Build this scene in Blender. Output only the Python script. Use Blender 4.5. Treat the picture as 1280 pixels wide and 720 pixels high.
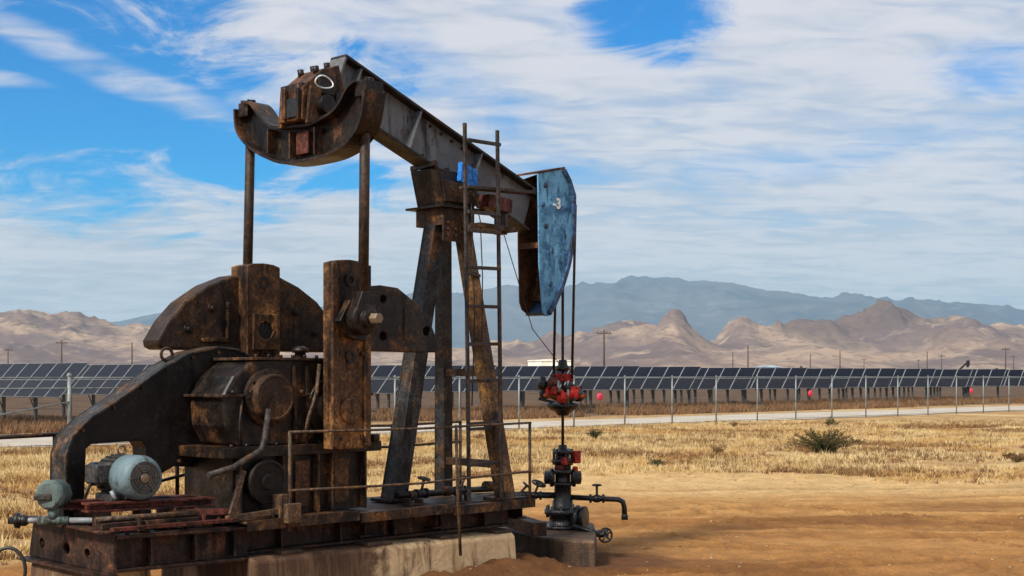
import bpy, bmesh, math, random
import numpy as np
from mathutils import Vector, Matrix
from mathutils.geometry import tessellate_polygon

for o in list(bpy.data.objects):
    bpy.data.objects.remove(o)
scene = bpy.context.scene
COL = scene.collection
random.seed(7)
RNG = np.random.default_rng(11)
R = math.radians

# ------------------------------------------------------------------ camera
cam_data = bpy.data.cameras.new("camera")
cam = bpy.data.objects.new("camera", cam_data)
COL.objects.link(cam)
cam.location = (0, 0, 2.0)
cam.rotation_euler = (R(90), 0, 0)
cam_data.sensor_width = 36
cam_data.lens = 36 * 1650 / 1280
cam_data.shift_y = 110 / 1280
cam_data.clip_start = 0.1
cam_data.clip_end = 60000
scene.camera = cam

# ------------------------------------------------------------------ sun and sky
SUN_AZ = math.atan2(-0.62, -0.78)       # heading towards the sun, measured from +Y to +X
SUN_EL = R(43)
sun_dir = Vector((math.sin(SUN_AZ) * math.cos(SUN_EL), math.cos(SUN_AZ) * math.cos(SUN_EL), math.sin(SUN_EL)))
sun_data = bpy.data.lights.new("sun", 'SUN')
sun_data.energy = 4.5
sun_data.angle = R(9)
sun_data.color = (1.0, 0.93, 0.82)
sun = bpy.data.objects.new("sun", sun_data)
COL.objects.link(sun)
sun.rotation_euler = (-sun_dir).to_track_quat('-Z', 'Y').to_euler()

scene.view_settings.view_transform = 'Standard'
scene.view_settings.look = 'None'
scene.view_settings.exposure = 0.24
scene.view_settings.gamma = 1.0
scene.view_settings.use_curve_mapping = False
scene.render.resolution_x, scene.render.resolution_y = 1024, 576


class NT:
    """small helper round a node tree"""
    def __init__(self, nt):
        self.nt = nt
        nt.nodes.clear()

    def n(self, kind, **props):
        nd = self.nt.nodes.new(kind)
        for k, v in props.items():
            setattr(nd, k, v)
        return nd

    def put(self, sock, val):
        if val is None:
            return
        if hasattr(val, 'is_output') or isinstance(val, bpy.types.NodeSocket):
            self.nt.links.new(val, sock)
        else:
            if isinstance(val, (tuple, list)) and len(val) == 3 and sock.type == 'RGBA':
                val = (*val, 1)
            sock.default_value = val

    def math(self, op, a, b=None, c=None, clamp=False):
        nd = self.n('ShaderNodeMath', operation=op, use_clamp=clamp)
        self.put(nd.inputs[0], a)
        if b is not None: self.put(nd.inputs[1], b)
        if c is not None: self.put(nd.inputs[2], c)
        return nd.outputs[0]

    def vec(self, x, y, z):
        nd = self.n('ShaderNodeCombineXYZ')
        for s, v in zip(nd.inputs, (x, y, z)):
            self.put(s, v)
        return nd.outputs[0]

    def mapping(self, v, scale=(1, 1, 1), rot=(0, 0, 0), loc=(0, 0, 0)):
        nd = self.n('ShaderNodeMapping')
        self.put(nd.inputs['Vector'], v)
        nd.inputs['Scale'].default_value = scale
        nd.inputs['Rotation'].default_value = rot
        nd.inputs['Location'].default_value = loc
        return nd.outputs[0]

    def noise(self, v, scale=1, detail=6, rough=0.55, dist=0.0):
        nd = self.n('ShaderNodeTexNoise')
        self.put(nd.inputs['Vector'], v)
        nd.inputs['Scale'].default_value = scale
        nd.inputs['Detail'].default_value = detail
        nd.inputs['Roughness'].default_value = rough
        nd.inputs['Distortion'].default_value = dist
        return nd.outputs[0]

    def ramp(self, f, lo, hi, a=0.0, b=1.0):
        nd = self.n('ShaderNodeMapRange', interpolation_type='SMOOTHSTEP')
        self.put(nd.inputs[0], f)
        for i, v in zip((1, 2, 3, 4), (lo, hi, a, b)):
            nd.inputs[i].default_value = v
        return nd.outputs[0]

    def mix(self, f, a, b, mode='MIX'):
        nd = self.n('ShaderNodeMix', data_type='RGBA', blend_type=mode)
        self.put(nd.inputs[0], f)
        self.put(nd.inputs[6], a)
        self.put(nd.inputs[7], b)
        return nd.outputs[2]


world = bpy.data.worlds.new("World")
scene.world = world
world.use_nodes = True
w = NT(world.node_tree)
wo = w.n('ShaderNodeOutputWorld')
bg = w.n('ShaderNodeBackground')
bg.inputs['Strength'].default_value = 0.1
sky = w.n('ShaderNodeTexSky', sky_type='NISHITA')
sky.sun_disc = False
sky.sun_elevation = SUN_EL
sky.sun_rotation = SUN_AZ
sky.altitude = 150
sky.air_density = 1.0
sky.dust_density = 0.3
sky.ozone_density = 2.5
hs = w.n('ShaderNodeHueSaturation')
hs.inputs['Saturation'].default_value = 1.3
hs.inputs['Hue'].default_value = 0.5
hs.inputs['Value'].default_value = 1.1
w.put(hs.inputs['Color'], sky.outputs[0])
tc = w.n('ShaderNodeTexCoord')
sx = w.n('ShaderNodeSeparateXYZ')
w.put(sx.inputs[0], tc.outputs['Generated'])
X, Y, Z = sx.outputs
az = w.math('ARCTAN2', X, Y)
el = w.math('ARCSINE', w.math('MAXIMUM', Z, 0.0))
zz = w.math('ADD', w.math('MAXIMUM', Z, 0.0), 0.12)
plane = w.vec(w.math('DIVIDE', X, zz), w.math('DIVIDE', Y, zz), 0.0)
# thin layered cloud sheet: broad cover, drawn-out streaks and fine ripples
broad = w.noise(w.mapping(plane, (0.55, 0.9, 1), (0, 0, R(-12)), (3.1, 1.7, 0)), 1.0, 6, 0.55, 0.4)
streak = w.noise(w.mapping(plane, (0.8, 2.1, 1), (0, 0, R(-16)), (7.3, 2.2, 0)), 1.4, 7, 0.5, 0.6)
ripple = w.noise(w.mapping(plane, (3.4, 6.4, 1), (0, 0, R(-24)), (1.3, 4.2, 0)), 1.6, 6, 0.52, 0.7)
cover = w.math('ADD', w.math('MULTIPLY', broad, 0.45), w.math('ADD', w.math('MULTIPLY', streak, 0.5), w.math('MULTIPLY', ripple, 0.34)))
warp_n = w.noise(w.mapping(w.vec(az, el, 0.0), (9, 24, 1), (0, 0, R(-8))), 1.0, 10, 0.66, 0.8)
warp = w.math('SUBTRACT', warp_n, 0.5)


def gap(az0, el0, ra, re, tilt, amount):
    """opening (or bank) in the cloud sheet round one heading"""
    dx = w.math('SUBTRACT', az, R(az0)); dy = w.math('SUBTRACT', el, R(el0))
    c, s = math.cos(R(tilt)), math.sin(R(tilt))
    px_ = w.math('ADD', w.math('MULTIPLY', dx, c), w.math('MULTIPLY', dy, s))
    py_ = w.math('SUBTRACT', w.math('MULTIPLY', dy, c), w.math('MULTIPLY', dx, s))
    d = w.math('ADD', w.math('POWER', w.math('ABSOLUTE', w.math('DIVIDE', px_, R(ra))), 2.0),
               w.math('POWER', w.math('ABSOLUTE', w.math('DIVIDE', py_, R(re))), 2.0))
    d = w.math('ADD', d, w.math('MULTIPLY', warp, 4.6))
    return w.math('MULTIPLY', w.ramp(d, -0.5, 1.9, 1.0, 0.0), amount)


gaps = gap(-21, 12.6, 13.5, 5.0, -12, 0.74)
for g in ((-9, 8.9, 9, 1.2, -6, 0.26), (6.4, 15.3, 3.0, 1.8, 0, 0.58), (19.8, 12.3, 3.2, 1.3, 0, 0.34), (3, 14.6, 7, 1.2, -20, 0.16),
          (13, 9.1, 8, 0.8, 4, 0.10), (17, 3.4, 9, 0.6, 0, 0.12), (-4, 13.4, 6, 1.5, -28, 0.24), (0, 9, 6, 0.7, -8, 0.12), (9, 6.3, 8, 0.6, -3, 0.06)):
    gaps = w.math('ADD', gaps, gap(*g))
banks = w.math('ADD', gap(-17.8, 12.7, 7.5, 0.8, -20, 0.46), gap(-21.5, 11.9, 2.4, 0.4, -4, 0.45))
cover = w.math('ADD', w.math('SUBTRACT', cover, gaps), banks)
low = w.math('MULTIPLY', w.ramp(el, R(2.0), R(9.5), 0.2, 0.0), 1.0)
cloud = w.ramp(w.math('ADD', cover, low), 0.16, 0.72)
# grey undersides where the sheet is thick, warmer white where it thins
shade = w.math('ADD', w.math('MULTIPLY', streak, 0.5), w.math('ADD', w.math('MULTIPLY', ripple, 0.3), w.math('MULTIPLY', broad, 0.2)))
shade = w.math('ADD', shade, w.math('MULTIPLY', w.math('SUBTRACT', ripple, 0.5), 0.35))
ccol = w.mix(w.ramp(shade, 0.36, 0.62), (5.2, 5.45, 5.9), (7.0, 6.8, 6.95))
clear = w.mix(1.0, hs.outputs[0], (0.0, 0.76, 1.12), 'MULTIPLY')
skycol = w.mix(w.math('MULTIPLY', cloud, 0.92), clear, ccol)
w.put(bg.inputs['Color'], skycol)
w.put(wo.inputs['Surface'], bg.outputs[0])


# ------------------------------------------------------------------ materials
MATS = {}


def mat(name):
    m = bpy.data.materials.new(name)
    m.use_nodes = True
    t = NT(m.node_tree)
    out = t.n('ShaderNodeOutputMaterial')
    bs = t.n('ShaderNodeBsdfPrincipled')
    t.put(out.inputs['Surface'], bs.outputs[0])
    MATS[name] = m
    return t, bs, out


def rusty(name, base, rust, dark, rust_amt=0.5, dark_amt=0.5, scale=3.0, rough=0.6, metal=0.0, pale=None, pale_amt=0.0, bump=0.4, grime=True):
    """painted or bare steel with rust blooms, oil stains that run downwards and pale scuffs"""
    t, bs, out = mat(name)
    tc_ = t.n('ShaderNodeTexCoord').outputs['Object']
    n1 = t.noise(tc_, scale, 8, 0.65, 0.4)
    runs = t.noise(t.mapping(tc_, (4, 4, 0.8)), scale * 0.8, 7, 0.62, 0.5)
    fine = t.noise(tc_, scale * 9, 5, 0.7)
    n3 = t.noise(t.mapping(tc_, (1, 1, 1), (0.3, 0.5, 0.2), (5, 2, 9)), scale * 0.6, 7, 0.6, 0.8)
    c = t.mix(t.ramp(n3, 0.35, 0.7), base, tuple(min(1, v * 1.6 + 0.004) for v in base))
    c = t.mix(t.ramp(t.math('ADD', n1, t.math('MULTIPLY', t.math('SUBTRACT', fine, 0.5), 0.35)), 0.62 - rust_amt * 0.3, 0.74 - rust_amt * 0.22), c, rust)
    if pale:
        c = t.mix(t.math('MULTIPLY', t.ramp(t.math('ADD', t.math('ADD', t.math('MULTIPLY', runs, 0.25), t.math('MULTIPLY', n3, 0.4)), t.math('MULTIPLY', fine, 0.35)), 0.64 - pale_amt * 0.2, 0.72 - pale_amt * 0.14), 0.75), c, pale)
    c = t.mix(t.ramp(t.math('ADD', t.math('MULTIPLY', runs, 0.5), t.math('MULTIPLY', n3, 0.5)), 0.64 - dark_amt * 0.3, 0.74 - dark_amt * 0.25), c, dark)
    speck = t.noise(tc_, scale * 16, 4, 0.75)
    mott = t.noise(tc_, scale * 3.3, 6, 0.7, 0.6)
    gain = t.math('MULTIPLY', t.ramp(speck, 0.34, 0.68, 0.45, 1.45), t.ramp(mott, 0.36, 0.66, 0.5, 1.4))
    gv = t.n('ShaderNodeVectorMath', operation='SCALE'); t.put(gv.inputs[0], c); t.put(gv.inputs['Scale'], gain if grime else 1.0)
    c = gv.outputs[0]
    t.put(bs.inputs['Base Color'], c)
    bs.inputs['Metallic'].default_value = metal
    bs.inputs['Specular IOR Level'].default_value = 0.42 if rough < 0.35 else 0.24
    t.put(bs.inputs['Roughness'], t.ramp(n1, 0.3, 0.7, rough - 0.14, rough + 0.15))
    bp = t.n('ShaderNodeBump')
    bp.inputs['Strength'].default_value = bump
    bp.inputs['Distance'].default_value = 0.012
    t.put(bp.inputs['Height'], t.math('ADD', fine, t.math('MULTIPLY', n1, 1.5)))
    t.put(bs.inputs['Normal'], bp.outputs[0])
    return MATS[name]


rusty('crank_rust', (0.075, 0.034, 0.013), (0.24, 0.115, 0.038), (0.008, 0.005, 0.004), 0.50, 0.62, 2.0, 0.55, 0, (0.38, 0.26, 0.13), 0.22)
rusty('weight_rust', (0.028, 0.015, 0.009), (0.075, 0.036, 0.014), (0.007, 0.005, 0.004), 0.44, 0.5, 2.2, 0.55, 0, (0.18, 0.12, 0.065), 0.1)
rusty('oily_steel', (0.015, 0.010, 0.0075), (0.095, 0.042, 0.016), (0.0035, 0.003, 0.003), 0.34, 0.55, 2.8, 0.38, 0, (0.25, 0.17, 0.10), 0.13)
rusty('guard_steel', (0.00837, 0.00589, 0.00465), (0.031, 0.01178, 0.00682), (0.00372, 0.0031, 0.00279), 0.26, 0.4, 1.8, 0.5, 0, (0.062, 0.0434, 0.031), 0.02)
rusty('frame_rust', (0.048, 0.0256, 0.0144), (0.16, 0.0736, 0.024), (0.0096, 0.0064, 0.0048), 0.5, 0.6, 4.0, 0.58, 0, (0.264, 0.176, 0.096), 0.18)
rusty('leg_paint', (0.026, 0.028, 0.030), (0.115, 0.058, 0.024), (0.008, 0.006, 0.005), 0.44, 0.52, 2.6, 0.5, 0, (0.22, 0.16, 0.10), 0.12)
rusty('leg_rust', (0.075, 0.042, 0.020), (0.24, 0.118, 0.038), (0.010, 0.007, 0.005), 0.52, 0.48, 2.6, 0.55, 0, (0.34, 0.23, 0.11), 0.2)
rusty('beam_grey', (0.105, 0.115, 0.125), (0.075, 0.058, 0.045), (0.026, 0.024, 0.024), 0.30, 0.42, 2.8, 0.5, 0, (0.17, 0.175, 0.18), 0.15, grime=False)
rusty('beam_flange', (0.0176, 0.0152, 0.0144), (0.052, 0.024, 0.0128), (0.008, 0.0064, 0.0056), 0.35, 0.4, 3.0, 0.5)
rusty('head_blue', (0.105, 0.30, 0.48), (0.040, 0.135, 0.28), (0.011, 0.04, 0.11), 0.54, 0.48, 5.0, 0.5, 0, (0.38, 0.56, 0.66), 0.30, grime=False)
rusty('head_edge', (0.035, 0.085, 0.18), (0.03, 0.03, 0.04), (0.014, 0.022, 0.04), 0.4, 0.4, 4.0, 0.5)
rusty('head_rust', (0.068, 0.0288, 0.0128), (0.176, 0.072, 0.0224), (0.0128, 0.0072, 0.0048), 0.45, 0.55, 3.0, 0.62, 0, (0.272, 0.176, 0.088), 0.12)
rusty('blue_paint', (0.02, 0.17, 0.55), (0.02, 0.08, 0.25), (0.02, 0.03, 0.05), 0.3, 0.2, 6.0, 0.5)
rusty('motor_paint', (0.11, 0.16, 0.18), (0.07, 0.085, 0.088), (0.04, 0.043, 0.043), 0.36, 0.42, 5.0, 0.42, 0, (0.27, 0.33, 0.34), 0.16, grime=False)
rusty('motor_dark', (0.044, 0.044, 0.044), (0.072, 0.044, 0.028), (0.0128, 0.0112, 0.0104), 0.3, 0.45, 6.0, 0.5)
rusty('box_green', (0.088, 0.125, 0.12), (0.075, 0.085, 0.075), (0.025, 0.025, 0.022), 0.36, 0.44, 6.0, 0.42, 0, (0.22, 0.26, 0.25), 0.14, grime=False)
rusty('skid_rust', (0.0315, 0.01575, 0.0105), (0.12, 0.048, 0.0225), (0.00675, 0.0045, 0.00375), 0.46, 0.58, 3.2, 0.55, 0, (0.285, 0.18, 0.0975), 0.16)
rusty('red_primer', (0.105, 0.026, 0.017), (0.06, 0.024, 0.013), (0.012, 0.007, 0.006), 0.45, 0.55, 5.0, 0.55)
rusty('red_paint', (0.40, 0.014, 0.008), (0.20, 0.028, 0.010), (0.025, 0.006, 0.005), 0.40, 0.46, 9.0, 0.5)
rusty('orange_paint', (0.36, 0.085, 0.02), (0.22, 0.035, 0.014), (0.03, 0.012, 0.008), 0.42, 0.46, 9.0, 0.5)
rusty('black_oil', (0.010, 0.010, 0.0115), (0.026, 0.018, 0.013), (0.005, 0.005, 0.006), 0.3, 0.5, 6.0, 0.3)
rusty('rail_steel', (0.075, 0.050, 0.034), (0.16, 0.083, 0.036), (0.02, 0.013, 0.010), 0.5, 0.45, 7.0, 0.58)
rusty('rod_steel', (0.033, 0.0222, 0.0162), (0.072, 0.0348, 0.0156), (0.0108, 0.0072, 0.006), 0.45, 0.5, 7.0, 0.48)
rusty('ladder_steel', (0.042, 0.035, 0.0322), (0.091, 0.0434, 0.0224), (0.0126, 0.0098, 0.0084), 0.4, 0.45, 6.0, 0.55)
rusty('galvanised', (0.17, 0.19, 0.185), (0.13, 0.14, 0.13), (0.10, 0.10, 0.09), 0.3, 0.2, 4.0, 0.5, 0.1, grime=False)
rusty('aluminium', (0.20, 0.215, 0.225), (0.17, 0.18, 0.19), (0.14, 0.145, 0.15), 0.2, 0.1, 4.0, 0.45, 0.1, grime=False)
rusty('pile_steel', (0.03, 0.033, 0.034), (0.035, 0.03, 0.026), (0.016, 0.016, 0.015), 0.3, 0.3, 3.0, 0.6, grime=False)
rusty('pole_wood', (0.075, 0.05, 0.038), (0.11, 0.075, 0.05), (0.04, 0.028, 0.02), 0.4, 0.4, 3.0, 0.85, grime=False)
rusty('white_wall', (0.72, 0.68, 0.58), (0.6, 0.55, 0.46), (0.5, 0.45, 0.38), 0.2, 0.2, 0.4, 0.8, grime=False)
rusty('blue_wall', (0.28, 0.38, 0.46), (0.3, 0.34, 0.38), (0.2, 0.22, 0.24), 0.2, 0.2, 0.4, 0.7, grime=False)
rusty('pump_black', (0.012, 0.012, 0.012), (0.02, 0.016, 0.014), (0.01, 0.01, 0.01), 0.3, 0.2, 1.0, 0.7, grime=False)

t, bs, _ = mat('pink_plastic')
bs.inputs['Base Color'].default_value = (0.75, 0.035, 0.09, 1)
bs.inputs['Roughness'].default_value = 0.5
t, bs, _ = mat('white_paint')
tc_ = t.n('ShaderNodeTexCoord').outputs['Object']
t.put(bs.inputs['Base Color'], t.mix(t.ramp(t.noise(tc_, 30, 4), 0.45, 0.7), (0.78, 0.8, 0.8), (0.35, 0.45, 0.52)))
bs.inputs['Roughness'].default_value = 0.6
t, bs, _ = mat('rubber')
bs.inputs['Base Color'].default_value = (0.018, 0.018, 0.017, 1)
bs.inputs['Roughness'].default_value = 0.5
t, bs, _ = mat('brass')
bs.inputs['Base Color'].default_value = (0.17, 0.12, 0.075, 1)
bs.inputs['Roughness'].default_value = 0.45
t, bs, _ = mat('fan_grille')
tc_ = t.n('ShaderNodeTexCoord').outputs['Object']
t.put(bs.inputs['Base Color'], t.mix(t.ramp(t.noise(tc_, 14, 4), 0.4, 0.65), (0.055, 0.06, 0.06), (0.13, 0.115, 0.10)))
bs.inputs['Roughness'].default_value = 0.5

t, bs, _ = mat('panel_glass')
tc_ = t.n('ShaderNodeTexCoord').outputs['Object']
dust = t.noise(tc_, 0.5, 5, 0.6)
t.put(bs.inputs['Base Color'], t.mix(t.ramp(dust, 0.35, 0.75), (0.004, 0.006, 0.013), (0.009, 0.012, 0.020)))
bs.inputs['Roughness'].default_value = 0.3
bs.inputs['IOR'].default_value = 1.45
bs.inputs['Specular IOR Level'].default_value = 0.15

# concrete, oil-soaked from the machine downwards
t, bs, _ = mat('stained_concrete')
tc_ = t.n('ShaderNodeTexCoord').outputs['Object']
n1 = t.noise(tc_, 1.3, 7, 0.6, 0.5); n2 = t.noise(t.mapping(tc_, (6, 6, 0.5)), 1.6, 6, 0.65, 0.3); n3 = t.noise(tc_, 18, 6, 0.7)
c = t.mix(t.ramp(n3, 0.35, 0.7), (0.52, 0.35, 0.18), (0.66, 0.48, 0.27))
sp = t.n('ShaderNodeSeparateXYZ'); t.put(sp.inputs[0], tc_)
far = t.math('MULTIPLY', t.math('ADD', sp.outputs[0], 0.28), -0.55)       # oil lies under the gearbox end
oil = t.math('ADD', t.math('ADD', t.math('MULTIPLY', n1, 0.5), t.math('MULTIPLY', n2, 0.5)), far)
oil = t.math('ADD', oil, t.math('MULTIPLY', t.math('SUBTRACT', t.noise(tc_, 2.6, 7, 0.65, 0.8), 0.5), 1.1))
c = t.mix(t.ramp(oil, 0.26, 0.56), c, (0.075, 0.034, 0.015))
c = t.mix(t.math('MULTIPLY', t.ramp(n2, 0.48, 0.62), 0.55), c, (0.20, 0.115, 0.055))
c = t.mix(t.ramp(n2, 0.58, 0.72), c, (0.045, 0.023, 0.012))
t.put(bs.inputs['Base Color'], c)
bs.inputs['Roughness'].default_value = 0.8
bp = t.n('ShaderNodeBump'); bp.inputs['Strength'].default_value = 0.5; bp.inputs['Distance'].default_value = 0.02
t.put(bp.inputs['Height'], t.math('ADD', n3, n1)); t.put(bs.inputs['Normal'], bp.outputs[0])

t, bs, _ = mat('oily_concrete')
tc_ = t.n('ShaderNodeTexCoord').outputs['Object']
n1 = t.noise(tc_, 2.4, 7, 0.6, 0.5); n2 = t.noise(t.mapping(tc_, (6, 6, 0.6)), 2.0, 6, 0.65, 0.3); n3 = t.noise(tc_, 22, 6, 0.7)
c = t.mix(t.ramp(n2, 0.4, 0.65), (0.085, 0.045, 0.022), (0.022, 0.013, 0.009))
c = t.mix(t.math('MULTIPLY', t.ramp(n1, 0.55, 0.7), t.ramp(n3, 0.4, 0.6)), c, (0.16, 0.095, 0.05))
t.put(bs.inputs['Base Color'], c)
bs.inputs['Roughness'].default_value = 0.7
bp = t.n('ShaderNodeBump'); bp.inputs['Strength'].default_value = 0.6; bp.inputs['Distance'].default_value = 0.03
t.put(bp.inputs['Height'], t.math('ADD', n3, t.math('MULTIPLY', n1, 2.0))); t.put(bs.inputs['Normal'], bp.outputs[0])


# ------------------------------------------------------------------ mesh builder
class MB:
    def __init__(self):
        self.v, self.f, self.s = [], [], []

    def add(self, verts, faces, smooth=False):
        k = len(self.v)
        self.v += [tuple(p) for p in verts]
        self.f += [tuple(i + k for i in f) for f in faces]
        self.s += [smooth] * len(faces)
        return self

    def box(self, lo, hi):
        (x0, y0, z0), (x1, y1, z1) = lo, hi
        v = [(x, y, z) for z in (z0, z1) for x, y in ((x0, y0), (x1, y0), (x1, y1), (x0, y1))]
        return self.add(v, [(3, 2, 1, 0), (4, 5, 6, 7), (0, 1, 5, 4), (1, 2, 6, 5), (2, 3, 7, 6), (3, 0, 4, 7)])

    def bar(self, p, q, w_, h_, up=(0, 0, 1), w2=None, h2=None):
        """rectangular bar from p to q, w_ across, h_ in the up direction"""
        p, q = Vector(p), Vector(q)
        d = (q - p).normalized(); u = Vector(up)
        sd = d.cross(u)
        if sd.length < 1e-4: sd = d.cross(Vector((1, 0, 0)))
        sd.normalize(); u = sd.cross(d)
        w2 = w2 or w_; h2 = h2 or h_
        v = []
        for c, ww, hh in ((p, w_, h_), (q, w2, h2)):
            for i, j in ((-1, -1), (1, -1), (1, 1), (-1, 1)):
                v.append(c + sd * (i * ww / 2) + u * (j * hh / 2))
        return self.add(v, [(3, 2, 1, 0), (4, 5, 6, 7), (0, 1, 5, 4), (1, 2, 6, 5), (2, 3, 7, 6), (3, 0, 4, 7)])

    def ibeam(self, p, q, width, height, tf=0.022, tw=0.016, up=(0, 0, 1)):
        p, q = Vector(p), Vector(q); d = (q - p).normalized()
        sd = d.cross(Vector(up)).normalized(); u = sd.cross(d)
        hh = height / 2
        for s in (-1, 1):
            o = u * (s * (hh - tf / 2))
            self.bar(p + o, q + o, width, tf, up)
        self.bar(p, q, tw, height - 2 * tf + 0.002, up)
        return self

    def cyl(self, p, q, r, r2=None, n=16, cap=True):
        p, q = Vector(p), Vector(q); d = (q - p).normalized()
        a = d.cross(Vector((0, 0, 1)))
        if a.length < 1e-3: a = d.cross(Vector((1, 0, 0)))
        a.normalize(); b = d.cross(a); r2 = r if r2 is None else r2
        v = []
        for c, rr in ((p, r), (q, r2)):
            v += [c + (a * math.cos(k * 2 * math.pi / n) + b * math.sin(k * 2 * math.pi / n)) * rr for k in range(n)]
        self.add(v, [(k, k + n, (k + 1) % n + n, (k + 1) % n) for k in range(n)], True)
        if cap:
            self.add(v[:n], [tuple(range(n))]); self.add(v[n:], [tuple(reversed(range(n)))])
        return self

    def lathe(self, base, axis, prof, n=20):
        """prof: list of (radius, distance along the axis)"""
        base, d = Vector(base), Vector(axis).normalized()
        a = d.cross(Vector((0, 0, 1)))
        if a.length < 1e-3: a = d.cross(Vector((1, 0, 0)))
        a.normalize(); b = d.cross(a)
        for (r0, t0), (r1, t1) in zip(prof[:-1], prof[1:]):
            v = []
            for r, t_ in ((r0, t0), (r1, t1)):
                c = base + d * t_
                v += [c + (a * math.cos(k * 2 * math.pi / n) + b * math.sin(k * 2 * math.pi / n)) * max(r, 1e-4) for k in range(n)]
            self.add(v, [(k, k + n, (k + 1) % n + n, (k + 1) % n) for k in range(n)], abs(t1 - t0) > 1e-5 and abs(r1 - r0) < abs(t1 - t0) * 3)
        return self

    def tube(self, pts, r, n=8, closed=False):
        pts = [Vector(p) for p in pts]; m = len(pts); rings = []
        ref = Vector((0.13, 0.21, 0.97))
        for i, p in enumerate(pts):
            if closed: d = pts[(i + 1) % m] - pts[i - 1]
            else: d = pts[min(i + 1, m - 1)] - pts[max(i - 1, 0)]
            d.normalize(); a = d.cross(ref)
            if a.length < 0.05: a = d.cross(Vector((1, 0, 0)))
            a.normalize(); b = d.cross(a)
            rings.append([p + (a * math.cos(k * 2 * math.pi / n) + b * math.sin(k * 2 * math.pi / n)) * r for k in range(n)])
        v = [q for rg in rings for q in rg]; f = []
        for i in range(m if closed else m - 1):
            j = (i + 1) % m
            f += [(i * n + k, i * n + (k + 1) % n, j * n + (k + 1) % n, j * n + k) for k in range(n)]
        self.add(v, f, True)
        if not closed:
            self.add(rings[0], [tuple(reversed(range(n)))]); self.add(rings[-1], [tuple(range(n))])
        return self

    def prism(self, poly, lo, hi, axis='y', holes=()):
        """poly in (x,z) extruded along y, or (y,z) along x, or (x,y) along z; holes are cut right through"""
        def P(p, t_):
            return {'y': (p[0], t_, p[1]), 'x': (t_, p[0], p[1]), 'z': (p[0], p[1], t_)}[axis]
        loops = [list(poly)] + [list(h) for h in holes]
        flat = [p for l in loops for p in l]
        tris = tessellate_polygon([[Vector((p[0], p[1], 0)) for p in l] for l in loops])
        n = len(flat)
        bm_v = [P(p, lo) for p in flat] + [P(p, hi) for p in flat]
        f = [tuple(t_) for t_ in tris] + [tuple(i + n for i in reversed(t_)) for t_ in tris]
        k = 0
        for l in loops:
            m = len(l)
            f += [(k + i, k + (i + 1) % m, k + (i + 1) % m + n, k + i + n) for i in range(m)]
            k += m
        return self.add(bm_v, f)

    def strip(self, curve, th, lo, hi, axis='x'):
        """plate that follows an open curve, th thick, from lo to hi along the axis"""
        out = []
        for i, p in enumerate(curve):
            q0 = Vector(curve[max(i - 1, 0)]); q1 = Vector(curve[min(i + 1, len(curve) - 1)])
            d = (q1 - q0).normalized()
            out.append((p[0] - d.y * th, p[1] + d.x * th))
        return self.prism(list(curve) + out[::-1], lo, hi, axis)

    def mesh(self, name, org=(0, 0, 0)):
        me = bpy.data.meshes.new(name)
        o = Vector(org)
        me.from_pydata([tuple(Vector(p) - o) for p in self.v], [], self.f)
        me.polygons.foreach_set('use_smooth', self.s)
        bm = bmesh.new(); bm.from_mesh(me)
        bmesh.ops.remove_doubles(bm, verts=bm.verts, dist=1e-5)
        bmesh.ops.recalc_face_normals(bm, faces=bm.faces)
        bm.to_mesh(me); bm.free()
        return me

    def pieces(self, name, material, parent, bevel=0.0):
        """each connected piece becomes a mesh of its own"""
        root = list(range(len(self.v)))
        def find(i):
            while root[i] != i: i = root[i]
            return i
        for f in self.f:
            for i in f[1:]: root[find(i)] = find(f[0])
        groups = {}
        for f, s in zip(self.f, self.s): groups.setdefault(find(f[0]), []).append((f, s))
        for fs in groups.values():
            ids = sorted({i for f, _ in fs for i in f}); mp = {i: k for k, i in enumerate(ids)}
            q = MB(); q.v = [self.v[i] for i in ids]; q.f = [tuple(mp[i] for i in f) for f, _ in fs]; q.s = [s for _, s in fs]
            q.build(name, material, parent, bevel)

    def build(self, name, material, parent=None, bevel=0.0, label=None):
        org = ORG.get(parent.name, Vector((0, 0, 0))) if parent else Vector((0, 0, 0))
        me = self.mesh(name, org)
        o = bpy.data.objects.new(name, me)
        COL.objects.link(o)
        me.materials.append(MATS[material] if isinstance(material, str) else material)
        if parent:
            o.parent = parent
            ORG[o.name] = org
        if bevel:
            b = o.modifiers.new('bevel', 'BEVEL')
            b.width = bevel; b.segments = 2; b.limit_method = 'ANGLE'; b.angle_limit = R(40)
        if label: o['label'] = label
        if name in JOINED: o['kind'] = 'stuff'
        return o


JOINED = {'bolt_heads', 'bolt_ring', 'lid_bolts', 'anchor_bolts', 'clamp_bolts', 'studs', 'cooling_fins', 'grille_wires', 'splice_plate'}
ORG = {}


def tag(o, label, cat, group=None, kind=None):
    if label: o['label'] = label
    if cat: o['category'] = cat
    if group: o['group'] = group
    if kind: o['kind'] = kind
    return o


def empty(name, loc=(0, 0, 0), rz=0.0):
    o = bpy.data.objects.new(name, None)
    o.empty_display_size = 0.3
    COL.objects.link(o)
    o.location = loc
    o.rotation_euler = (0, 0, rz)
    return o


def copy_tree(o, parent=None):
    c = o.copy()
    COL.objects.link(c)
    c.parent = parent
    for ch in [x for x in bpy.data.objects if x.parent == o]:
        copy_tree(ch, c)
    return c


# the machine's own axes: x runs from the motor to the well, y to the far side, origin at the well
WELL = Vector((0.565, 14.7, 0)); YAW = R(47)


def machine_thing(name, base, label, cat, group=None):
    """an Empty at the thing's base, given in the machine's axes"""
    m = Matrix.Rotation(YAW, 3, 'Z')
    o = empty(name, WELL + m @ Vector(base), YAW)
    ORG[o.name] = Vector(base)
    return tag(o, label, cat, group)


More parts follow.
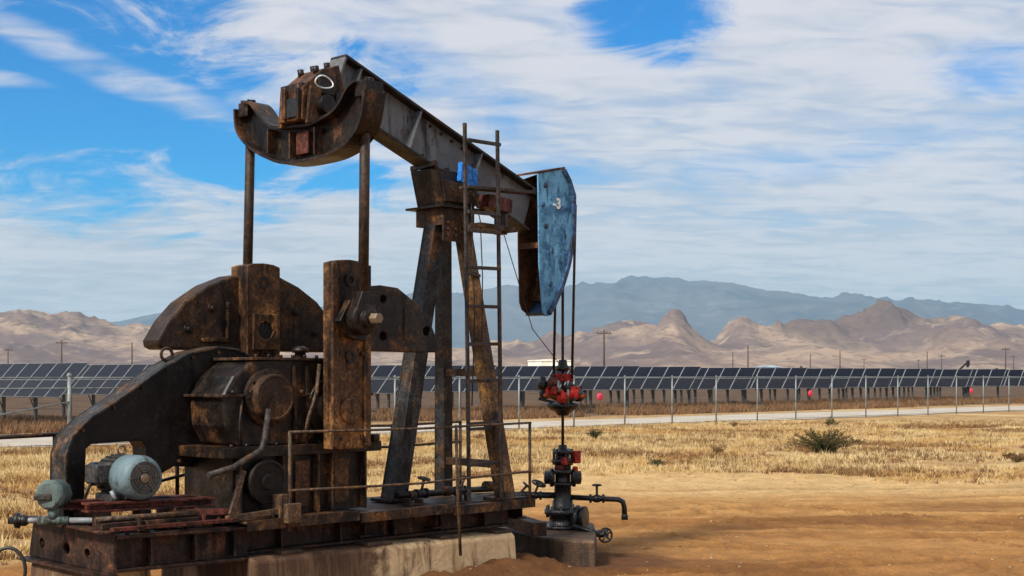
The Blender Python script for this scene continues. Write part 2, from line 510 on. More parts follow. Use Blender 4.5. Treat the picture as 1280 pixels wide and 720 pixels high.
# ------------------------------------------------------------------ numpy noise for terrain
def vnoise(x, y, seed=0):
    xi = np.floor(x).astype(np.int64); yi = np.floor(y).astype(np.int64)
    xf = x - xi; yf = y - yi
    u = xf * xf * xf * (xf * (xf * 6 - 15) + 10); v = yf * yf * yf * (yf * (yf * 6 - 15) + 10)

    def h(a, b):
        n = (a * 374761393 + b * 668265263 + seed * 1442695041) & 0xffffffff
        n = ((n ^ (n >> 13)) * 1274126177) & 0xffffffff
        return ((n ^ (n >> 16)) & 0xffff) / 65535.0
    return (h(xi, yi) * (1 - u) + h(xi + 1, yi) * u) * (1 - v) + (h(xi, yi + 1) * (1 - u) + h(xi + 1, yi + 1) * u) * v


def fbm(x, y, oct=5, seed=0, gain=0.5):
    s = 0.0; a = 1.0; t_ = 0.0
    for k in range(oct):
        s = s + a * vnoise(x * 2 ** k + 17.3 * k, y * 2 ** k - 9.1 * k, seed + k); t_ += a; a *= gain
    return s / t_


def ridged(x, y, oct=6, seed=0, gain=0.52):
    s = 0.0; a = 1.0; t_ = 0.0; wgt = 1.0
    for k in range(oct):
        n = 1 - np.abs(2 * vnoise(x * 2.03 ** k + 31.7 * k, y * 2.03 ** k + 11.9 * k, seed + k) - 1)
        n = n * n * wgt; wgt = np.clip(n * 1.7, 0, 1)
        s = s + a * n; t_ += a; a *= gain
    return s / t_


def grid_mesh(name, X_, Y_, Z_, material, smooth=True):
    ny, nx = X_.shape
    co = np.stack([X_, Y_, Z_], -1).reshape(-1, 3)
    i = np.arange(ny * nx).reshape(ny, nx)
    f = np.stack([i[:-1, :-1], i[:-1, 1:], i[1:, 1:], i[1:, :-1]], -1).reshape(-1, 4)
    me = bpy.data.meshes.new(name)
    me.vertices.add(len(co)); me.vertices.foreach_set('co', co.ravel())
    me.loops.add(f.size); me.loops.foreach_set('vertex_index', f.ravel())
    me.polygons.add(len(f)); me.polygons.foreach_set('loop_start', np.arange(0, f.size, 4))
    me.polygons.foreach_set('use_smooth', np.full(len(f), smooth))
    me.update(calc_edges=True); me.validate()
    o = bpy.data.objects.new(name, me); COL.objects.link(o)
    me.materials.append(MATS[material])
    return o


# ------------------------------------------------------------------ ground
FENCE_P = np.array((6.55, 54.0)); FENCE_D = np.array((0.739, 0.674)); FENCE_N = np.array((-0.674, 0.739))


def fence_off(x, y):                      # metres beyond the fence line
    return (x - FENCE_P[0]) * FENCE_N[0] + (y - FENCE_P[1]) * FENCE_N[1]


def pad_edge(x):                          # how far the bare pad reaches before the dry grass
    return 13.5 + 12.0 / (1 + np.exp(-(x + 3.2) * 1.1)) + 1.0 * np.sin(x * 0.35 + 1)


RUTS = ((2, 17.5, -0.10, 0.006, 0.13), (2, 19.2, -0.11, 0.006, 0.13), (3, 15.2, -0.2, 0.02, 0.12), (3, 16.7, -0.19, 0.02, 0.12), (1, 21.8, 0.03, -0.003, 0.16), (1, 23.4, 0.03, -0.003, 0.16),
        (4, 14.0, 0.35, 0.01, 0.11), (5.4, 13.8, 0.33, 0.01, 0.11), (4, 18.4, 0.16, -0.012, 0.12), (4, 20.0, 0.16, -0.012, 0.12), (2.5, 14.4, 0.02, 0.004, 0.11), (2.5, 13.2, 0.03, 0.004, 0.11))


def ruts(x, y):
    """wheel ruts: depth of the print, and how strongly the soil in it is compacted and stained"""
    z = 0.0; m_ = 0.0
    for (x0, y0, hd, k, ww) in RUTS:
        yc = y0 + hd * (x - x0) + k * (x - x0) ** 2
        dd = (y - yc) / (ww * 1.6)
        brk = np.clip(fbm(x * 0.5 + x0, y * 0.5 + y0, 3, 5) * 3 - 0.8, 0, 1)
        tread = 0.6 + 0.4 * np.sin(x * 26 + 3 * np.sin(y * 9))
        z = z + brk * (-0.05 * np.exp(-dd ** 2) * tread + 0.03 * np.exp(-((np.abs(dd) - 1.5) / 0.5) ** 2))
        m_ = np.maximum(m_, brk * np.exp(-dd ** 2) * (0.35 + 0.4 * tread))
    for (x0, y0, k, k2, ww) in ((1.2, 19.4, -0.31, 0.012, 0.085), (2.75, 19.4, -0.33, 0.012, 0.085), (4.6, 17.5, -0.62, 0.03, 0.085), (6.1, 17.5, -0.66, 0.03, 0.085), (6.6, 15.2, 0.55, 0.10, 0.085), (7.9, 15.2, 0.6, 0.10, 0.085), (3.4, 21.0, -0.9, 0.02, 0.085)):
        xc = x0 + k * (y - y0) + k2 * (y - y0) ** 2
        dd = (x - xc) / ww
        brk = np.clip(fbm(x * 0.4 + x0, y * 0.4 + y0, 3, 6) * 3.2 - 0.8, 0, 1) * np.clip((23 - y) / 3, 0, 1)
        tread = 0.6 + 0.4 * np.sin(y * 26 + 3 * np.sin(x * 9))
        z = z + brk * (-0.045 * np.exp(-dd ** 2) * tread + 0.028 * np.exp(-((np.abs(dd) - 1.5) / 0.5) ** 2))
        m_ = np.maximum(m_, brk * np.exp(-dd ** 2) * (0.4 + 0.4 * tread))
    return z, m_


def ground_z(x, y):
    off = fence_off(x, y)
    fade = np.clip((-off - 2) / 6, 0, 1) * np.clip((60 - np.abs(x)) / 20, 0, 1)
    z = (fbm(x * 0.35, y * 0.35, 4, 3) - 0.5) * 0.11 * fade
    z = z + (fbm(x * 2.2, y * 2.2, 5, 8, 0.6) - 0.5) * (0.05 + 0.05 * np.clip((y - pad_edge(x)) / 2, 0, 1)) * fade
    # soil banked against the foundation and the well block
    m = Matrix.Rotation(-YAW, 3, 'Z')
    c, s = math.cos(YAW), math.sin(YAW)
    a = (x - WELL.x) * c + (y - WELL.y) * s; b = -(x - WELL.x) * s + (y - WELL.y) * c
    d = np.hypot(np.maximum(np.abs(a + 2.2) - 0.95, 0), np.maximum(np.abs(b + 0.1) - 0.66, 0))
    lump = fbm(x * 5, y * 5, 4, 21)
    z = z + 0.17 * np.exp(-(d / 0.36) ** 2) * (0.35 + 1.1 * lump)
    # wheel ruts curving over the pad
    pad = np.clip((pad_edge(x) - y) / 1.5, 0, 1)
    z = z + pad * ruts(x, y)[0]
    # loose berm where the pad meets the grass
    e = (y - pad_edge(x) - (fbm(x * 0.8, y * 0.8, 3, 40) - 0.5) * 2.5)
    z = z + 0.06 * np.exp(-(e / 0.7) ** 2) * fade
    return z


def axis_lines(dense_lo, dense_hi, step, far_lo, far_hi, n):
    d = np.arange(dense_lo, dense_hi + 1e-6, step)
    up = dense_hi + np.geomspace(step * 1.5, far_hi - dense_hi, n)
    dn = dense_lo - np.geomspace(step * 1.5, dense_lo - far_lo, n)
    return np.concatenate([dn[::-1], d, up])


t, bs, _ = mat('ground_soil')
geo = t.n('ShaderNodeNewGeometry').outputs['Position']
sp = t.n('ShaderNodeSeparateXYZ'); t.put(sp.inputs[0], geo)
gx, gy, gz = sp.outputs
big = t.noise(geo, 0.16, 5, 0.55, 0.6); med = t.noise(geo, 0.9, 6, 0.6, 0.4); fine = t.noise(geo, 9, 7, 0.7); grit = t.noise(geo, 45, 4, 0.7)
sweep = t.noise(t.mapping(geo, (0.10, 0.75, 1), (0, 0, R(7))), 1.0, 7, 0.6, 0.5)
pad = t.mix(t.ramp(sweep, 0.36, 0.64), (0.415, 0.226, 0.078), (0.31, 0.148, 0.046))
pad = t.mix(t.math('MULTIPLY', t.ramp(med, 0.52, 0.74), 0.7), pad, (0.225, 0.10, 0.030))
pad = t.mix(t.math('MULTIPLY', t.ramp(big, 0.5, 0.62), t.math('MULTIPLY', t.ramp(sweep, 0.4, 0.55), 0.7)), pad, (0.185, 0.08, 0.024))
pad = t.mix(t.math('MULTIPLY', t.ramp(gy, 18.5, 24.5), t.ramp(sweep, 0.25, 0.6, 1.0, 0.4)), pad, (0.50, 0.325, 0.135))
red = t.math('ADD', gy, t.math('MULTIPLY', t.math('SUBTRACT', sweep, 0.5), 6.0))
pad = t.mix(t.ramp(red, 13.0, 18.5, 0.55, 0.0), pad, (0.275, 0.118, 0.036))
lane = t.math('ADD', gy, t.math('ADD', t.math('MULTIPLY', t.math('SUBTRACT', sweep, 0.5), 3.0), t.math('MULTIPLY', gx, -0.06)))
pad = t.mix(t.math('MULTIPLY', t.ramp(lane, 20.6, 23.4), 0.7), pad, (0.50, 0.345, 0.165))
for (px_, py_, rx_, ry_, am) in ((4.6, 18.2, 1.7, 0.8, 0.7), (2.0, 13.6, 1.4, 0.7, 0.7), (8.0, 17.6, 2.2, 0.9, 0.5), (1.6, 19.8, 1.0, 0.5, 0.4)):
    q1 = t.math('POWER', t.math('DIVIDE', t.math('SUBTRACT', gx, px_), rx_), 2.0); q2 = t.math('POWER', t.math('DIVIDE', t.math('SUBTRACT', gy, py_), ry_), 2.0)
    qd = t.math('ADD', t.math('ADD', q1, q2), t.math('MULTIPLY', t.math('SUBTRACT', t.noise(t.mapping(geo, (0.6, 2.0, 1), (0, 0, R(6))), 1.5, 6, 0.65), 0.5), 3.5))
    pad = t.mix(t.ramp(qd, 0.2, 1.4, am, 0.0), pad, (0.155, 0.064, 0.02))
pad = t.mix(t.math('MULTIPLY', t.ramp(fine, 0.55, 0.72), 0.5), pad, (0.20, 0.105, 0.05))
field = t.mix(t.ramp(med, 0.35, 0.65), (0.46, 0.31, 0.14), (0.29, 0.165, 0.07))
field = t.mix(t.ramp(big, 0.5, 0.68), field, (0.52, 0.38, 0.185))
# the pad's edge follows the same curve as the mesh
sg = t.math('DIVIDE', 12.0, t.math('ADD', 1.0, t.math('EXPONENT', t.math('MULTIPLY', t.math('ADD', gx, 3.2), -1.1))))
edge = t.math('ADD', t.math('ADD', sg, 13.5), t.math('SINE', t.math('ADD', t.math('MULTIPLY', gx, 0.35), 1.0)))
edge = t.math('ADD', edge, t.math('MULTIPLY', t.math('SUBTRACT', med, 0.5), 5.0))
fm = t.ramp(t.math('SUBTRACT', gy, edge), -0.4, 0.6)
col = t.mix(fm, pad, field)
# colour turns darker brown beyond the fence, then pale far desert
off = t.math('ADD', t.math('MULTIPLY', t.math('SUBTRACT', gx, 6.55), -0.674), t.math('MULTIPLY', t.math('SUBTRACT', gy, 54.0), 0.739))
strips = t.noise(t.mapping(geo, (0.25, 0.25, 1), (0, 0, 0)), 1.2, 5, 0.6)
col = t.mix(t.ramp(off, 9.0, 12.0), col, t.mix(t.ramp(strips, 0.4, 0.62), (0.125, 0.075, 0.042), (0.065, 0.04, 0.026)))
col = t.mix(t.ramp(off, 90, 260), col, (0.34, 0.25, 0.17))
# crude soaked into the soil round the machine
ax_ = t.math('ADD', t.math('MULTIPLY', t.math('SUBTRACT', gx, WELL.x), math.cos(YAW)), t.math('MULTIPLY', t.math('SUBTRACT', gy, WELL.y), math.sin(YAW)))
bx_ = t.math('ADD', t.math('MULTIPLY', t.math('SUBTRACT', gx, WELL.x), -math.sin(YAW)), t.math('MULTIPLY', t.math('SUBTRACT', gy, WELL.y), math.cos(YAW)))
da = t.math('MAXIMUM', t.math('SUBTRACT', t.math('ABSOLUTE', t.math('ADD', ax_, 3.2)), 3.3), 0.0)
db = t.math('MAXIMUM', t.math('SUBTRACT', t.math('ABSOLUTE', bx_), 0.9), 0.0)
dd = t.math('ADD', t.math('SQRT', t.math('ADD', t.math('MULTIPLY', da, da), t.math('MULTIPLY', db, db))), t.math('MULTIPLY', t.math('SUBTRACT', med, 0.5), 1.8))
col = t.mix(t.ramp(dd, 0.1, 0.9, 0.9, 0.0), col, (0.105, 0.045, 0.018))
clod = t.noise(geo, 3.2, 8, 0.72, 0.5); pebble = t.noise(geo, 26, 5, 0.75)
gl = t.math('MULTIPLY', t.ramp(clod, 0.34, 0.66, 0.82, 1.15), t.ramp(pebble, 0.34, 0.66, 0.84, 1.14))
gs = t.n('ShaderNodeVectorMath', operation='SCALE'); t.put(gs.inputs[0], col); t.put(gs.inputs['Scale'], gl)
tk = t.n('ShaderNodeAttribute', attribute_name='track').outputs['Fac']
t.put(bs.inputs['Base Color'], t.mix(t.math('MULTIPLY', tk, t.ramp(clod, 0.3, 0.6, 0.5, 1.0)), gs.outputs[0], (0.105, 0.044, 0.015)))
bs.inputs['Roughness'].default_value = 0.95
bs.inputs['Specular IOR Level'].default_value = 0.15
bp = t.n('ShaderNodeBump'); bp.inputs['Strength'].default_value = 0.6; bp.inputs['Distance'].default_value = 0.05
t.put(bp.inputs['Height'], t.math('ADD', t.math('ADD', fine, t.math('MULTIPLY', grit, 0.4)), t.math('MULTIPLY', med, 1.5)))
t.put(bs.inputs['Normal'], bp.outputs[0])

xs = axis_lines(-7, 13, 0.07, -9000, 9000, 70)
ys = axis_lines(9, 28, 0.07, -2000, 13000, 90)
GX, GY = np.meshgrid(xs, ys)
near = (np.abs(GX) < 100) & (GY < 140) & (GY > -30)
GZ = np.where(near, ground_z(np.clip(GX, -100, 100), np.clip(GY, -30, 140)), 0.0)
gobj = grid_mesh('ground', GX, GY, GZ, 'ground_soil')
at_ = gobj.data.attributes.new('track', 'FLOAT', 'POINT')
cx_, cy_ = np.clip(GX, -30, 40), np.clip(GY, 8, 40)
tr_ = ruts(cx_, cy_)[1] * np.clip((pad_edge(cx_) - GY) / 1.5, 0, 1) * np.clip((GX + 3) / 3, 0, 1) * near
at_.data.foreach_set('value', tr_.ravel().astype(np.float32) * 1.0)
tag(gobj, 'bare orange dirt pad and dry field in front of hills', None, None, 'structure')

# pale service road just behind the fence
t, bs, _ = mat('road_gravel')
geo = t.n('ShaderNodeNewGeometry').outputs['Position']
n1 = t.noise(geo, 0.5, 6, 0.6); n2 = t.noise(geo, 12, 5, 0.7)
c = t.mix(t.ramp(n1, 0.35, 0.65), (0.50, 0.46, 0.40), (0.40, 0.345, 0.27))
t.put(bs.inputs['Base Color'], t.mix(t.math('MULTIPLY', t.ramp(n2, 0.5, 0.7), 0.4), c, (0.25, 0.2, 0.15)))
bs.inputs['Roughness'].default_value = 0.9
rx = np.linspace(-60, 130, 190); ro = np.linspace(0.6, 6.6, 7)
SS, OO = np.meshgrid(rx, ro)
wob = np.where(OO < 1, (fbm(SS * 0.4, SS * 0, 3, 60) - 0.5) * 1.2, np.where(OO > 6, (fbm(SS * 0.3, SS * 0 + 7, 3, 61) - 0.5) * 1.6, 0))
RX = FENCE_P[0] + FENCE_D[0] * SS + FENCE_N[0] * (OO + wob); RY = FENCE_P[1] + FENCE_D[1] * SS + FENCE_N[1] * (OO + wob)
RZ = 0.02 + 0.03 * np.sin(np.clip((OO - 0.6) / 6, 0, 1) * math.pi)
tag(grid_mesh('gravel_road', RX, RY, RZ, 'road_gravel'), 'pale gravel service road behind the wire fence', None, None, 'structure')

# ------------------------------------------------------------------ hills
t, bs, _ = mat('hill_soil')
geo = t.n('ShaderNodeNewGeometry').outputs['Position']
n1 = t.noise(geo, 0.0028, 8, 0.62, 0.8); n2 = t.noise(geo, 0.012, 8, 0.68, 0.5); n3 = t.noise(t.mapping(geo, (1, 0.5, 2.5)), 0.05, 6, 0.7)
c = t.mix(t.ramp(n1, 0.38, 0.60), (0.33, 0.235, 0.17), (0.135, 0.10, 0.098))  # scrub mottling darkened to paint in the contrast of shaded slopes
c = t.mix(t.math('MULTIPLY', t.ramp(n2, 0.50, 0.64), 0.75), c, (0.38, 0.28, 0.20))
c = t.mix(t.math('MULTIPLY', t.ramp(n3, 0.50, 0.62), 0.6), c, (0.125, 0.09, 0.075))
hp = t.n('ShaderNodeSeparateXYZ'); t.put(hp.inputs[0], geo)          # a darker patch on the main summit
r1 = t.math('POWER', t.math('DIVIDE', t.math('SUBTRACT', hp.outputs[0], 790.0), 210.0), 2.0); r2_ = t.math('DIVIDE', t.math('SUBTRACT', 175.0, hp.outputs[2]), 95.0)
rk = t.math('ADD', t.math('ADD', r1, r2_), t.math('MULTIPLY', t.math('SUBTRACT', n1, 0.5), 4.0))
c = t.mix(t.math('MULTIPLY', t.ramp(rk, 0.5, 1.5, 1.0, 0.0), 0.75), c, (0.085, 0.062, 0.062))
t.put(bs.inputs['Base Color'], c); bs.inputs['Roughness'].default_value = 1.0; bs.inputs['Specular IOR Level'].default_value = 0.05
t, bs, _ = mat('hazy_blue_rock')
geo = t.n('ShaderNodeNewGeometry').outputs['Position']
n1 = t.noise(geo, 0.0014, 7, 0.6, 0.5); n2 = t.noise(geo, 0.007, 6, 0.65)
c = t.mix(t.ramp(n1, 0.35, 0.65), (0.075, 0.10, 0.135), (0.125, 0.145, 0.175))  # the blue of distant haze is mixed into the rock colour
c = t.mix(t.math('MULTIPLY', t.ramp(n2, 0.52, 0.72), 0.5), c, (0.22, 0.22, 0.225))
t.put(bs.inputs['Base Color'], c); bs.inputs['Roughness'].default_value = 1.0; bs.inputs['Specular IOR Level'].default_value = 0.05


def hill_range(name, label, d0, d1, xspan, crest, material, nx, ny, nscale, rough, seed, dc, ridges):
    """a range of hills whose crest heights follow a survey list of (x at the crest, height)"""
    xs_ = np.linspace(-xspan, xspan, nx); ds = np.linspace(d0, d1, ny)
    Xg, Dg = np.meshgrid(xs_, ds)
    cx = np.array([c[0] for c in crest]); ch = np.array([c[1] for c in crest])
    wx = Xg + (fbm(Xg / nscale * 0.8, Dg / nscale * 0.8, 4, seed + 5) - 0.5) * nscale * 0.5
    A = np.interp(wx, cx, ch)
    u = (Dg - d0) / (d1 - d0) + (fbm(Xg / nscale * 0.5, Dg / nscale * 0.5, 4, seed + 9) - 0.5) * 0.16
    prof = np.zeros_like(u)
    for k, (uc, hc, wd) in enumerate(ridges):               # crest lines one behind the other
        md = 1.0 if hc == 1.0 else 0.45 + 1.1 * fbm(Xg / nscale * 0.7 + 50 * k, Dg * 0 + k, 4, seed + 30 + k)
        s = np.where(u < uc, np.exp(-np.abs((u - uc) / wd) ** 1.35), np.exp(-np.abs((u - uc) / (wd * 0.8)) ** 1.35))
        prof = np.maximum(prof, hc * md * s)
    er = ridged(Xg / nscale, Dg / (nscale * 1.8), 8, seed, 0.60)
    fine = fbm(Xg / nscale * 5, Dg / nscale * 4, 6, seed + 20, 0.6)
    Zg = A * prof * (1 - rough + rough * (er * 1.3 + (fine - 0.5) * 0.55))
    ue = (Dg - d0) / (d1 - d0)
    Zg = Zg * np.clip(ue * 7, 0, 1) * np.clip((1 - ue) * 7, 0, 1)
    # bring the summits to their surveyed heights
    tn = cx / dc; hh = ch / dc
    edges = np.linspace(tn[0], tn[-1], 300); mid = (edges[1:] + edges[:-1]) / 2
    idx = np.clip(np.digitize((Xg / Dg).ravel(), edges) - 1, 0, len(mid) - 1)
    for _ in range(2):
        top = np.zeros(len(mid)); np.maximum.at(top, idx, (Zg / Dg).ravel())
        ratio = np.clip(np.interp(mid, tn, hh) / np.maximum(top, 1e-5), 0.5, 2.4)
        ratio = np.convolve(np.pad(ratio, 6, 'edge'), np.ones(13) / 13, 'valid')
        Zg = Zg * np.interp(Xg / Dg, mid, ratio)
    Zg = np.where((ue <= 0) | (ue >= 1), -5.0, Zg - 1.0)
    return tag(grid_mesh(name, Xg, Dg, Zg, material), label, None, None, 'structure')


def crest_at(dist, pts):
    return [((px_ - 640) / 1650 * dist, (470 - py_) / 1650 * dist) for px_, py_ in pts]


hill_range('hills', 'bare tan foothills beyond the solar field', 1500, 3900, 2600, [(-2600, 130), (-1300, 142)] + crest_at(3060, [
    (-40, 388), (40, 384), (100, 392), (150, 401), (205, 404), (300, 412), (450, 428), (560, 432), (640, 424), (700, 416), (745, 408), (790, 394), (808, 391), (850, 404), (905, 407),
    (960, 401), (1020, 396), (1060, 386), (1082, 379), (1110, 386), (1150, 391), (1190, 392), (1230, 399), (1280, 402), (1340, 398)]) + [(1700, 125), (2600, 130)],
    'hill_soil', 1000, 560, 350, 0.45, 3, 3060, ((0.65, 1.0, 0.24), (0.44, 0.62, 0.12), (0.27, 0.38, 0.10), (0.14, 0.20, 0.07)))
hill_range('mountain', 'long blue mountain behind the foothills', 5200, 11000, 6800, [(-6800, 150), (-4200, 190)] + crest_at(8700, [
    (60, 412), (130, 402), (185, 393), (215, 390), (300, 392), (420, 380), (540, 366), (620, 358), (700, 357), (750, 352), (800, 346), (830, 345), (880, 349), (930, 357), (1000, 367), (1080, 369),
    (1150, 373), (1230, 379), (1290, 386)]) + [(4600, 420), (6800, 330)], 'hazy_blue_rock', 560, 240, 1100, 0.24, 9, 8700, ((0.6, 1.0, 0.3), (0.35, 0.6, 0.16)))


# ------------------------------------------------------------------ air between the camera and the mountains
hz = MB().box((-9500, -2500, -30), (9500, 13500, 760))
m = bpy.data.materials.new('air')
m.use_nodes = True
a_ = NT(m.node_tree)
vo = a_.n('ShaderNodeOutputMaterial'); pv = a_.n('ShaderNodeVolumePrincipled')
pv.inputs['Color'].default_value = (0.50, 0.78, 1.0, 1)
pv.inputs['Density'].default_value = 7.0e-5
pv.inputs['Anisotropy'].default_value = 0.1
a_.put(vo.inputs['Volume'], pv.outputs[0])
MATS['air'] = m
hz = hz.build('haze', 'air')
tag(hz, 'thin blue haze in the air towards the mountains', None, None, 'stuff')

# ================================================================== the pumping unit
PJ = machine_thing('pumpjack', (-3.4, 0, 0.5), 'rusty oil pumpjack with grey walking beam and blue horse head', 'pumpjack')


def circle(cx, cz, r, n=14, ph=0.0):
    return [(cx + r * math.cos(ph + 2 * math.pi * k / n), cz + r * math.sin(ph + 2 * math.pi * k / n)) for k in range(n)]


def bolts(mb, cx, cz, ring, n, y, r=0.018, h=0.022, ph=0.0):
    """hexagon heads standing on a face that looks along -y"""
    for px_, pz_ in circle(cx, cz, ring, n, ph):
        mb.cyl((px_, y, pz_), (px_, y - h, pz_), r, n=6)
    return mb


# --- skid: two long I-beams, cross channels, tail plate
for yb, x0_, x1_ in ((-0.5, -5.86, -4.60), (-0.36, -4.59, -1.28), (0.56, -5.86, -1.05)):
    sk = MB().ibeam((x0_, yb, 0.645), (x1_, yb, 0.615), 0.2, 0.28, 0.026, 0.018).build('skid_beam', 'skid_rust', PJ, 0.004)
    g = MB()
    for xa in (-5.55, -5.15, -4.78, -4.2, -3.55, -2.9, -2.3, -1.7):
        if not x0_ < xa < x1_: continue
        s = -1 if yb < 0 else 1
        zc = 0.645 - 0.03 * (xa + 5.86) / 4.81
        g.prism([(yb + s * 0.01, zc - 0.112), (yb + s * 0.095, zc - 0.112), (yb + s * 0.07, zc + 0.112), (yb + s * 0.01, zc + 0.112)], xa - 0.007, xa + 0.007, 'x')
    g.pieces('stiffener', 'skid_rust', sk)
for xa in (-5.3, -4.75, -3.3, -2.4, -1.2):
    MB().ibeam((xa, -0.49, 0.64), (xa, 0.55, 0.64), 0.12, 0.2, 0.02, 0.014).build('cross_member', 'skid_rust', PJ, 0.003)
tp = MB().prism([(-0.6, 0.5), (0.74, 0.52), (0.66, 0.83), (-0.58, 0.8)], -5.885, -5.862, 'x',
                [circle(0.52, 0.64, 0.042), circle(0.12, 0.63, 0.05), circle(-0.2, 0.62, 0.04)])
tp.build('tail_plate', 'skid_rust', PJ, 0.003, 'rusty end plate with round holes')
MB().prism([(-0.62, 0.475), (0.75, 0.495), (0.75, 0.515), (-0.62, 0.497)], -5.99, -5.86, 'x').build('tail_flange', 'skid_rust', PJ, 0.003)
MB().prism([(-0.6, 0.805), (0.66, 0.835), (0.66, 0.853), (-0.6, 0.822)], -5.98, -5.855, 'x').build('tail_flange', 'skid_rust', PJ, 0.003)

# --- deck plates with a turned-down lip
for k, (x0, x1) in enumerate(((-4.72, -3.52), (-3.51, -2.36), (-2.35, -1.2))):
    zt = 0.80 - 0.025 * k
    d = MB().box((x0, -0.66, zt - 0.015), (x1, 0.66, zt))
    d.build('deck_plate', 'frame_rust', PJ, 0.004)
    MB().box((x0 + 0.003, -0.675, zt - 0.075), (x1 - 0.003, -0.661, zt + 0.012)).build('deck_lip', 'frame_rust', PJ, 0.003)

# --- Samson post: one leg behind, two in front
def box_leg(p, q, wa, wb):
    """channel-built leg: web plus two flanges, wider at the foot"""
    p, q = Vector(p), Vector(q)
    d = (q - p).normalized(); s = Vector((0, 1, 0)); s = (s - d * s.dot(d)).normalized(); u = d.cross(s)
    mb = MB()
    for sg_ in (-1, 1):
        mb.bar(p + s * (sg_ * wb / 2), q + s * (sg_ * wb * 0.42), 0.02, wa, u, 0.02, wa * 0.85)
    mb.bar(p - u * 0.02, q - u * 0.02, wb - 0.02, 0.022, u, wb * 0.84 - 0.02, 0.022)
    mb.bar(p + u * (wa * 0.42), q + u * (wa * 0.36), wb - 0.02, 0.018, u, wb * 0.84 - 0.02, 0.018)
    mb.bar(p - u * (wa * 0.42), q - u * (wa * 0.36), wb - 0.02, 0.018, u, wb * 0.84 - 0.02, 0.018)
    return mb


LEGS = (((-2.52, 0.0, 0.79), (-1.93, 0.0, 3.66), 0.185, 0.17), ((-1.36, 0.50, 0.76), (-1.72, 0.13, 3.66), 0.13, 0.13), ((-1.46, -0.50, 0.76), (-1.74, -0.13, 3.66), 0.14, 0.14))
for p, q, wa, wb in LEGS:
    lg = box_leg(p, q, wa, wb).build('leg', 'leg_rust' if p[1] < -0.3 else 'leg_paint', PJ, 0.004)
    MB().box((p[0] - 0.17, p[1] - 0.15, p[2] - 0.005), (p[0] + 0.17, p[1] + 0.15, p[2] + 0.025)).build('foot_plate', 'frame_rust', lg, 0.003)


def lerp(p, q, t_):
    return Vector(p) * (1 - t_) + Vector(q) * t_


for t_ in (0.12, 0.44):
    MB().bar(lerp(*LEGS[1][:2], t_), lerp(*LEGS[2][:2], t_), 0.07, 0.075).build('brace', 'frame_rust', PJ, 0.003)
MB().box((-2.04, -0.2, 3.5), (-1.6, 0.2, 3.67)).build('head_plate', 'frame_rust', PJ, 0.006)
mb = MB().box((-2.06, -0.225, 3.34), (-1.82, -0.203, 3.56))
for i in range(3):
    for j in range(2):
        mb.cyl((-2.0 + 0.11 * j, -0.224, 3.40 + 0.06 * i), (-2.0 + 0.11 * j, -0.245, 3.40 + 0.06 * i), 0.016, n=6)
mb.build('splice_plate', 'frame_rust', PJ)

# --- saddle bearing under the beam
mb = MB().prism([(-2.02, 3.69), (-1.60, 3.69), (-1.52, 4.02), (-2.12, 4.06)], -0.20, 0.20)
mb.build('saddle', 'oily_steel', PJ, 0.012)
MB().box((-2.12, -0.27, 3.668), (-1.52, 0.27, 3.69)).build('saddle_base', 'oily_steel', PJ, 0.004)
MB().prism([(-2.04, 3.73), (-1.64, 3.73), (-1.60, 3.92), (-2.08, 3.94)], -0.235, -0.201).build('bearing_cap', 'frame_rust', PJ, 0.01)
MB().prism([(-1.86, 3.95), (-1.70, 3.86), (-1.60, 3.88), (-1.62, 4.08), (-1.84, 4.14)], -0.262, -0.206).build('paint_plate', 'blue_paint', PJ, 0.004, 'bright blue painted bracket')
mb = MB()
for k in range(4):
    mb.bar((-2.14 + 0.16 * k, -0.2, 4.10 - 0.058 * k), (-2.10 + 0.16 * k, 0.2, 4.085 - 0.058 * k), 0.035, 0.05)
mb.build('clamp_bolts', 'oily_steel', PJ, 0.003)

# --- walking beam
TH_ = math.atan2(0.924, 2.5)
AX = Vector((math.cos(TH_), 0, -math.sin(TH_))); UPV = Vector((math.sin(TH_), 0, math.cos(TH_)))
B0 = Vector((-3.196, 0, 4.994)); BH = 0.475


def on_beam(s, down, y=0.0):
    return B0 + AX * s - UPV * down + Vector((0, y, 0))


BL = 2.86
web = MB().bar(on_beam(0.0, BH / 2), on_beam(BL, BH / 2), 0.018, BH - 0.05, UPV).build('walking_beam', 'beam_grey', PJ, 0, 'grey painted walking beam web')
MB().bar(on_beam(-0.012, 0.014), on_beam(BL, 0.014), 0.225, 0.028, UPV).build('top_flange', 'beam_flange', web, 0.004)
MB().bar(on_beam(-0.012, BH - 0.014), on_beam(BL, BH - 0.014), 0.225, 0.028, UPV).build('bottom_flange', 'beam_flange', web, 0.004)
MB().bar(on_beam(-0.012, BH / 2), on_beam(0.012, BH / 2), 0.222, BH - 0.058, UPV).build('end_plate', 'beam_grey', web, 0.003)
for s in (0.20, 1.02, 1.93):
    for sd in (-1, 1):
        mb = MB().bar(on_beam(s, BH / 2, sd * 0.056), on_beam(s + 0.02, BH / 2, sd * 0.056), 0.094, BH - 0.06, UPV)
        mb.build('stiffener', 'beam_grey', web)

